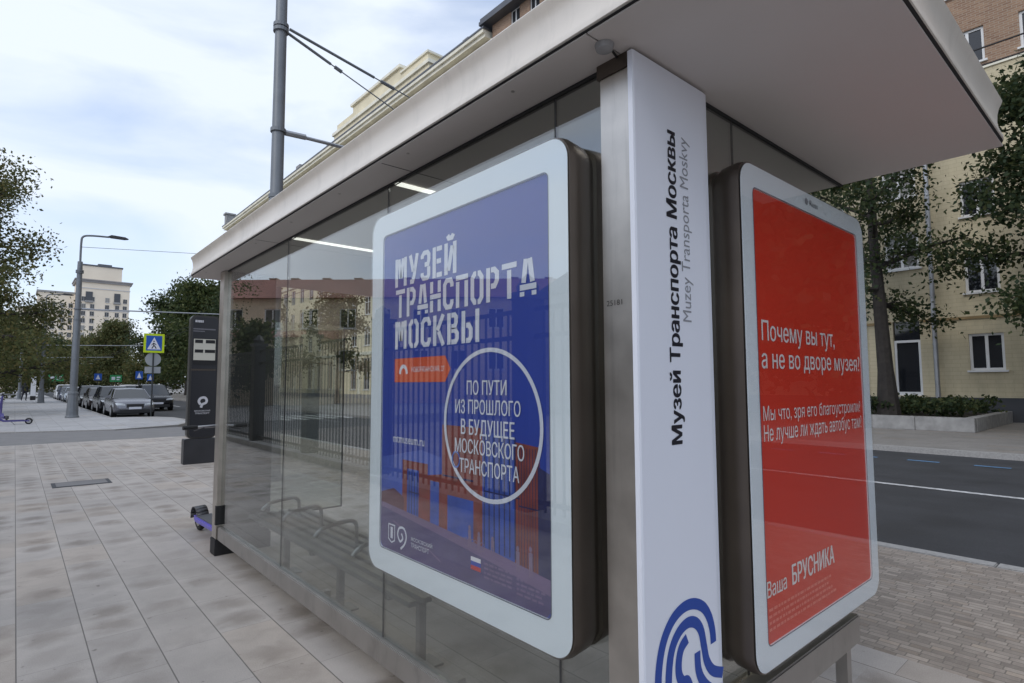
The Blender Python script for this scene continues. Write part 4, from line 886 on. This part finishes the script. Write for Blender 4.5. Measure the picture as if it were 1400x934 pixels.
hedge('low dark green hedge filling the stone planter below the yellow facade', 22.6, 4.05, 27.2, 20, .32, .88, 16000, 3)
pl = thing('stone_planter', 'long low grey granite planter wall along the opposite pavement', 'planter', (0, 0, 0))
mb = MB(); y = 3.8
while y < 22: mb.box(21.5, y+.006, 0, 21.85, y+1.494, .42); y += 1.5
mb.build('wall', M_stone, pl, bevel=.01)
mb = MB(); x = 21.86
while x < 27: mb.box(x, 3.8, 0, x+1.19, 4.1, .42); x += 1.2
mb.build('wall', M_stone, pl, bevel=.01)
mb = MB(); mb.box(21.86, 4.11, 0.01, 27.8, 21.9, .34); mb.build('soil', M_soil, pl)

# ------------------------------------------------------------------ buildings
def facade(mb, x, y0, y1, z0, z1, ops, depth=.18, sgn=1):
    """wall face at x facing -x (sgn=1) with real openings (ya, yb, za, zb)"""
    ys = sorted({y0, y1}|{o[0] for o in ops}|{o[1] for o in ops}); zs = sorted({z0, z1}|{o[2] for o in ops}|{o[3] for o in ops})
    ys = [q for q in ys if y0 <= q <= y1]; zs = [q for q in zs if z0 <= q <= z1]
    hole = set()
    for o in ops:
        for i in range(len(ys)-1):
            if ys[i] >= o[0]-1e-6 and ys[i+1] <= o[1]+1e-6:
                for j in range(len(zs)-1):
                    if zs[j] >= o[2]-1e-6 and zs[j+1] <= o[3]+1e-6: hole.add((i, j))
    nz_ = len(zs); vs = [(x, a, b) for a in ys for b in zs]; fs = []
    for i in range(len(ys)-1):
        for j in range(nz_-1):
            if (i, j) not in hole: fs.append((i*nz_+j, (i+1)*nz_+j, (i+1)*nz_+j+1, i*nz_+j+1))
    mb.add(vs, fs)
    for a, b, c, d in ops:
        xx = x+depth*sgn; mb.add([(x, a, c), (x, b, c), (x, b, d), (x, a, d), (xx, a, c), (xx, b, c), (xx, b, d), (xx, a, d)], [(0, 1, 5, 4), (1, 2, 6, 5), (2, 3, 7, 6), (3, 0, 4, 7)])
def window_mesh(wd, ht, mull=1, name='window', fm=None, sgn=1, transom=0):
    """frame + pane + sill meshes; origin at lower middle on the wall face (x), facing -x"""
    mb = MB(); fr = .09; x0, x1 = (.09*sgn, .16*sgn) if sgn > 0 else (-.16, -.09)
    mb.box(x0, -wd/2, 0, x1, wd/2, fr); mb.box(x0, -wd/2, ht-fr, x1, wd/2, ht); mb.box(x0, -wd/2, fr, x1, -wd/2+fr, ht-fr); mb.box(x0, wd/2-fr, fr, x1, wd/2, ht-fr)
    for k in range(mull):
        c = -wd/2+wd*(k+1)/(mull+1); mb.box(x0+.002, c-.05, fr, x1-.002, c+.05, ht-fr)
    if transom: mb.box(x0+.003, -wd/2+fr, ht*transom-.03, x1-.003, wd/2-fr, ht*transom+.03)
    f_ = mb.build(name, fm or M_winframe)
    mb = MB(); a, b = (.13*sgn, .14*sgn) if sgn > 0 else (-.14, -.13); mb.box(min(a, b), -wd/2+.02, .02, max(a, b), wd/2-.02, ht-.02); p_ = mb.build('pane', M_winpane, f_)
    mb = MB(); a, b = (-.10*sgn, .088*sgn); mb.box(min(a, b), -wd/2-.08, -.07, max(a, b), wd/2+.08, -.003); mb.build('sill', M_winframe, f_)
    return f_
def place_windows(proto, parent, spots, x, limit=100):
    ks = [c for c in bpy.data.objects if c.parent == proto]; first = True
    for (y, z) in spots:
        if first: w_ = proto; first = False
        else:
            w_ = proto.copy(); COL.objects.link(w_)
            for c in ks: d = c.copy(); COL.objects.link(d); d.parent = w_
        w_.parent = parent; w_.location = (x, y, z)

XF = 28.
nb = thing('apartment_block', 'tall apartment block of yellow painted brick with brown brick upper floors', 'building', (0, 0, 0))
cols = [4.45, 2.35, 0.1, -2.2, -4.5, 9.7, 12.0, 14.3, 18.6, 20.9, 23.2, 27.2, 29.4, 31.6]
ww, wh_ = 1.06, 1.42; FL = 3.03
low, high = [], []
for c in cols:
    for k in range(10):
        z = 1.95+FL*k; (low if z < 13 else high).append((c, z))
stair = [(7.05, 6.25+FL*k) for k in range(8)]
door = (6.55, 7.5, .95, 4.05)
ops_l = [(c-ww/2, c+ww/2, z, z+wh_) for c, z in low]+[(c-.62, c+.62, z, z+1.55) for c, z in stair if z < 13]+[door]
ops_h = [(c-ww/2, c+ww/2, z, z+wh_) for c, z in high]+[(c-.62, c+.62, z, z+1.55) for c, z in stair if z > 13.6]
ZB = 13.85
mb = MB(); facade(mb, XF, -70, 34.4, .9, ZB, [o for o in ops_l if o[3] < ZB]); mb.box(XF+.4, -70, .9, XF+14, 34.4, ZB)
mb.build('wall', M_yellow, nb)
mb = MB(); facade(mb, XF, -70, 34.4, ZB, 30.6, [o for o in ops_h if o[2] > ZB]); mb.box(XF+.4, -70, ZB+.02, XF+14, 34.4, 30.6); mb.build('wall', M_brick, nb)
mb = MB(); mb.box(XF-.06, -70, 0, XF+14, 6.54, .9); mb.box(XF-.06, 7.51, 0, XF+14, 34.4, .9); mb.build('plinth', M_plinth, nb)
mb = MB(); mb.box(XF-.05, -70, 3.95, XF+.3, 6.5, 4.06); mb.box(XF-.05, 7.55, 3.95, XF+.3, 34.4, 4.06); mb.build('string_course', mat('weathered_stucco', s2l((150, 128, 92)), .9, noise=.2, nscale=1.5), nb)
mb = MB(); mb.box(XF-.06, -70, ZB-.12, XF+.3, 34.4, ZB-.005); mb.build('string_course', M_cream, nb)
mb = MB(); mb.box(XF-.8, -70.5, 30.6, XF+14.5, 35.2, 30.9); mb.box(XF-.75, -70.5, 30.9, XF+14.5, 35.1, 31.15); mb.build('eaves', M_roofmetal, nb)
near = [(c, z) for c, z in low+high if c < 13.5][:76]
restw = [s for s in low+high if s not in near]
place_windows(window_mesh(ww, wh_), nb, near, XF)
place_windows(window_mesh(1.24, 1.55, 1, transom=.62), nb, stair, XF)
mb = MB()
for c, z in restw:
    a = c-ww/2; b = c+ww/2
    mb.k = 1; mb.box(XF+.13, a, z, XF+.14, b, z+wh_); mb.k = 0
    for q in ((a, a+.09), (b-.09, b), (c-.05, c+.05)): mb.box(XF+.09, q[0], z, XF+.128, q[1], z+wh_)
    mb.box(XF+.088, a+.09, z, XF+.127, b-.09, z+.08); mb.box(XF+.088, a+.09, z+wh_-.08, XF+.127, b-.09, z+wh_)
o = mb.build('plain_windows', [M_winframe, M_winpane], nb); o['kind'] = 'stuff'
mb = MB(); mb.box(XF+.05, 6.55, 3.15, XF+.12, 7.5, 3.25); mb.box(XF+.05, 6.55, .95, XF+.12, 6.64, 3.15); mb.box(XF+.05, 7.41, .95, XF+.12, 7.5, 3.15); mb.box(XF+.05, 6.64, .95, XF+.12, 7.41, 1.1); dr = mb.build('door', M_winframe, nb)
mb = MB(); mb.box(XF+.125, 6.56, .96, XF+.14, 7.49, 4.04); mb.build('door_glass', M_winpane, dr)
mb = MB(); mb.box(XF-.9, 6.4, 0, XF+.02, 7.6, .5); mb.box(XF-.5, 6.4, .5, XF+.02, 7.6, .9); mb.build('doorstep', M_stone, nb)
mb = MB(); mb.tube([(XF-.16, 6.02, .25), (XF-.16, 6.02, 30.5)], .085, 12)
for z in range(1, 30, 2): mb.tube([(XF-.16, 6.02, z), (XF-.16, 6.02, z+.06)], .1, 12)
mb.tube([(XF-.16, 6.02, .27), (XF-.32, 6.02, .12)], .085, 10)
mb.build('drainpipe', M_pipe, nb)

# -- farther cream building with cornice and raised attic
fb = thing('cornice_building', 'long cream stone building with heavy cornice and stepped attic above the shelter roof', 'building', (0, 0, 0))
colsf = [37+3.1*k for k in range(24)]
rows = [(.9, 3.4), (5.6, 2.0), (8.9, 2.0), (12.2, 1.9), (15.4, 1.9), (18.6, 1.9), (21.8, 1.9), (25.0, 1.7)]
ops = [(c-.7, c+.7, z, z+hh) for c in colsf for z, hh in rows]
mb = MB(); facade(mb, XF, 34.5, 111.5, 0.4, 29.6, ops, .25); mb.box(XF+.5, 34.5, 0.4, XF+15, 111.5, 29.6); mb.build('wall', M_yellow2, fb)
mb = MB(); mb.box(XF-.1, 34.5, 0, XF+15, 111.5, .4); mb.build('plinth', M_stone, fb)
mb = MB()
mb.box(XF-.12, 34.5, 4.6, XF+.3, 111.5, 4.95); mb.box(XF-.1, 34.5, 14.5, XF+.3, 111.5, 14.7)
mb.build('string_course', M_cream, fb)
mb = MB(); mb.box(XF-.55, 34.7, 29.6, XF+15, 111.5, 29.9); mb.box(XF-.75, 34.7, 29.9, XF+15, 111.7, 30.2); mb.build('cornice', M_cream, fb)
mb = MB(); mb.box(XF-.8, 34.6, 30.2, XF+15, 111.8, 30.36); mb.build('roof_edge', M_roofmetal, fb)
mb = MB(); mb.box(XF-.35, 43.3, 30.37, XF+8, 64.2, 31.25); mb.box(XF-.3, 43.6, 31.6, XF+8, 63.5, 32.4); mb.box(XF-.2, 48.8, 32.4, XF+8, 59.5, 33.2)
mb.build('attic', M_yellow2, fb)
mb = MB(); mb.box(XF-.55, 43.1, 31.25, XF+8.2, 64.4, 31.6); mb.box(XF-.45, 48.6, 33.2, XF+8.2, 59.7, 33.5); mb.box(XF-.45, 43.4, 32.4, XF+8.2, 48.5, 32.6); mb.build('attic_cornice', M_cream, fb)
mb = MB(); mb.box(XF-.4, 110.6, 30.37, XF+1, 111.7, 32.4); mb.box(XF-.6, 110.4, 32.4, XF+1.2, 111.9, 32.7); mb.box(XF+.3, 67, 30.37, XF+1.2, 68, 31.6); mb.box(XF+.3, 77, 30.37, XF+1.4, 78.4, 31.9); mb.box(XF+.2, 38.0, 30.37, XF+.8, 38.8, 31.5); mb.build('chimney', M_stone, fb)
near = [(c, .9) for c in colsf]
place_windows(window_mesh(1.4, 3.4, 1, transom=.7, fm=mat('grey_window_frame', (.5, .5, .5), .5)), fb, near, XF)
place_windows(window_mesh(1.4, 2.0, 1, transom=.68), fb, [(c, z) for c in colsf for z in (5.6, 8.9)], XF)
mb = MB()
for c in colsf:
    for z, hh in rows[3:]:
        mb.k = 1; mb.box(XF+.13, c-.7, z, XF+.14, c+.7, z+hh); mb.k = 0; mb.box(XF+.08, c-.05, z, XF+.128, c+.05, z+hh); mb.box(XF+.08, c-.7, z, XF+.128, c-.6, z+hh); mb.box(XF+.08, c+.6, z, XF+.128, c+.7, z+hh)
o = mb.build('plain_windows', [M_winframe, M_winpane], fb); o['kind'] = 'stuff'
mb = MB()
for k in range(12): mb.box(XF-.14, 38.25+6.2*k, .41, XF-.002, 38.85+6.2*k, 4.59)
mb.build('pilasters', M_cream, fb)

# -- white tower closing the street
tw = thing('white_tower_block', 'pale stepped high rise tower with lower wing closing the street', 'building', (0, 300, 0))
def tower_wall(mb, x0, y0, x1, y1, z0, z1, cols_, rows_, wdt, hgt):
    ops_ = []
    mb.box(x0, y0, z0, x1, y1, z1)
mb = MB(); mb.box(18.0, 0, 0, 36.6, 16, 45.3); mb.build('wall', M_tower, tw)
mb = MB(); mb.box(19.3, 1.2, 46.6, 33.6, 14, 52.6); mb.build('top_storey', M_tower, tw)
mb = MB(); mb.box(17.3, -.7, 45.3, 37.3, 16.7, 46.1); mb.box(17.0, -1.0, 46.1, 37.6, 17, 46.6); mb.build('cornice', mat('tower_cornice', s2l((150, 146, 144)), .9, noise=.1, nscale=.3), tw)
mb = MB(); mb.box(19.0, .9, 52.6, 33.9, 14.3, 53.2); mb.box(25, 3, 53.2, 30, 9, 54.2); mb.build('roof', M_roofmetal, tw)
mb = MB(); mb.box(17.8, -.2, 33.3, 36.8, 0, 33.9); mb.box(17.8, -.2, 42.6, 36.8, -.002, 43.0); mb.build('string_course', mat('tower_trim', s2l((205, 202, 200)), .9), tw)
mb = MB(); mb.box(5.5, 3, 0, 17.98, 17, 40); mb.box(-1, 5, 0, 5.48, 17, 33); mb.box(-14, 5, 0, -1.02, 17, 27); mb.build('wing', M_tower, tw)
mb = MB(); mb.box(5.0, 2.6, 40.02, 17.7, 17.3, 40.8); mb.box(-1.3, 4.6, 33.02, 5.3, 17.3, 33.7); mb.box(-14.3, 4.6, 27.02, -1.3, 17.3, 27.6); mb.build('wing_cornice', M_stone, tw)
tp = window_mesh(1.5, 2.0, 1, fm=mat('tower_window_frame', (.4, .4, .4), .6)); 
spots = []
for k in range(12):
    z = 3+3.1*k
    for x in (20.4, 23.4, 28.6, 32.2, 35): spots.append((x, 0, z))
wing = [(x, 3 if x > 5.5 else 5, 3+3.1*k) for x in (7.5, 10.5, 13.5, 16.3, .5, 3.2) for k in range(11) if (x > 5.5 or k < 9)]
proto_k = [c for c in bpy.data.objects if c.parent == tp]
cnt = 0
for (x, y, z) in sorted(spots+wing, key=lambda s: -s[2])[:96]:
    if cnt == 0: w_ = tp
    else:
        w_ = tp.copy(); COL.objects.link(w_)
        for c in proto_k: d = c.copy(); COL.objects.link(d); d.parent = w_
    w_.parent = tw; w_.location = (x, y-.2, z); w_.rotation_euler = (0, 0, R(90)); cnt += 1
for a, b in ((21.0, 23.4), (31.0, 33.2)):
    mb = MB(); mb.box(a, -.25, 37.5, b, -.02, 41.3); mb.build('large_window', mat('tower_opening', (.06, .065, .075), .3), tw)
    mb = MB(); mb.box(a-.2, -.9, 36.6, b+.2, -.02, 37.45); mb.build('balcony', M_stone, tw)

# -- across the plaza on the left (seen only mirrored in the glass)
lb_ = thing('red_roofed_house', 'plastered house with a low red roof and lean-to annex beyond the railing', 'building', (-14, 45, 0), R(131.1))
colsl = [-5.2+3.0*k for k in range(10)]
opl = [(c-.65, c+.65, z, z+1.6) for c in colsl for z in (2.6, 5.9)]
mb = MB(); facade(mb, 0, -7, 24, 0, 8.3, opl, .2); mb.box(.4, -7, 0, 10, 24, 8.3); mb.build('wall', mat('tan_plaster', s2l((228, 208, 182)), .9, noise=.12, nscale=.5), lb_)
mb = MB(); mb.prism([(-.5, 8.31), (10.5, 8.31), (7.0, 10.4), (3.0, 10.4)], lambda p: (p[0], -7.5, p[1]), lambda p: (p[0], 24.5, p[1])); rf_ = mb.build('roof', M_redroof, lb_)
for q in (-4.5, -2.6, .2, 3.0, 7.5, 9.0, 13.0, 17.0, 20.0):
    mb = MB(); mb.box(4.7, q, 9.6, 5.2, q+.6, 10.75); mb.box(4.65, q-.05, 10.75, 5.25, q+.65, 10.85); mb.build('chimney', M_brick, rf_)
place_windows(window_mesh(1.3, 1.6, 1), lb_, [(c, z) for c in colsl for z in (2.6, 5.9)], 0)
mb = MB(); mb.box(-3.6, -7, 0, -.02, 3.0, 4.9); mb.build('annex', mat('annex_plaster', s2l((222, 206, 180)), .9, noise=.1, nscale=.5), lb_)
mb = MB(); mb.prism([(-4.0, 4.91), (-.02, 4.91), (-.02, 5.75), (-3.9, 5.1)], lambda p: (p[0], -7.3, p[1]), lambda p: (p[0], 3.4, p[1])); mb.build('annex_roof', M_redroof, lb_)
dp = thing('depot_hall', 'grey hall with a low vaulted roof beyond the railing', 'building', (-18, 0, 0))
mb = MB(); mb.box(-16, -2, 0, 0, 22, 6.0); mb.build('wall', M_stone, dp)
mb = MB(); mb.prism([(y_, 6.02+2.6*math.sin(math.pi*(y_+2)/24)) for y_ in [-2+24*i/16 for i in range(17)]], lambda p: (-16, p[0], p[1]), lambda p: (.3, p[0], p[1])); mb.build('roof', M_roofmetal, dp)
# railing
M_iron = mat('railing_iron', (.03, .032, .036), .5, .4)
fe = thing('iron_railing', 'tall dark iron railing with stout posts along the plaza edge', 'railing', (-1.72, 0, 0))
for k in range(8):
    y = -5.5+k*3.4
    if y > 18.5: break
    mb = MB(); mb.box(-.13, y-.13, 0, .13, y+.13, 2.45); mb.box(-.17, y-.17, 2.45, .17, y+.17, 2.52); mb.lathe([(.12, 2.52), (.13, 2.6), (.06, 2.7), (.01, 2.74)], (0, y, 0), 8); mb.build('post', M_iron, fe)
    if y+3.4 < 18.6:
        mb = MB(); q = y+.2
        while q < y+3.25: mb.box(-.011, q-.011, .12, .011, q+.011, 2.3); q += .14
        mb.box(-.02, y+.131, .2, .02, y+3.269, .25); mb.box(-.02, y+.131, 2.0, .02, y+3.269, 2.05); mb.box(-.02, y+.131, 2.3, .02, y+3.269, 2.35); mb.build('bar_panel', M_iron, fe)
mb = MB(); mb.box(-.2, -5.7, 0, .2, 18.4, .12); mb.build('kerb_stone', M_stone, fe)
# tree beyond the railing; then unseen trees added to darken the red poster's reflection
tree('small leafy tree standing beyond the iron railing', (-9.5, 41, 0), 6.2, 1.8, .13, 71, M_leaf_green, 4000, .28, base=.3, limbs=10, spread=.4, group='trees beyond the railing')
for k, (x, y) in enumerate(((21.5, -4.5), (22.5, -11), (21, -18), (22.5, -27))):
    tree('street tree with full dark crown across the road behind the viewer, number %d along' % (k+2) if 0 else ['full dark street tree nearest the planter end across the road', 'wide dark street tree across the road behind the stop', 'tall dark street tree across the road past the wide one', 'last dark street tree of the row across the road'][k], (x, y, 0), 13+k % 2, 4.6, .25, 80+k, M_leaf_dark, 13000, .44, base=.16, limbs=15, spread=.6, group='street trees across the road')
tree('sparse yellowing tree in front of the cornice building', (18.3, 41, 0), 9.5, 3.0, .18, 77, M_leaf_olive, 5000, .22, base=.28, limbs=14, spread=.4, group='trees along the far street')
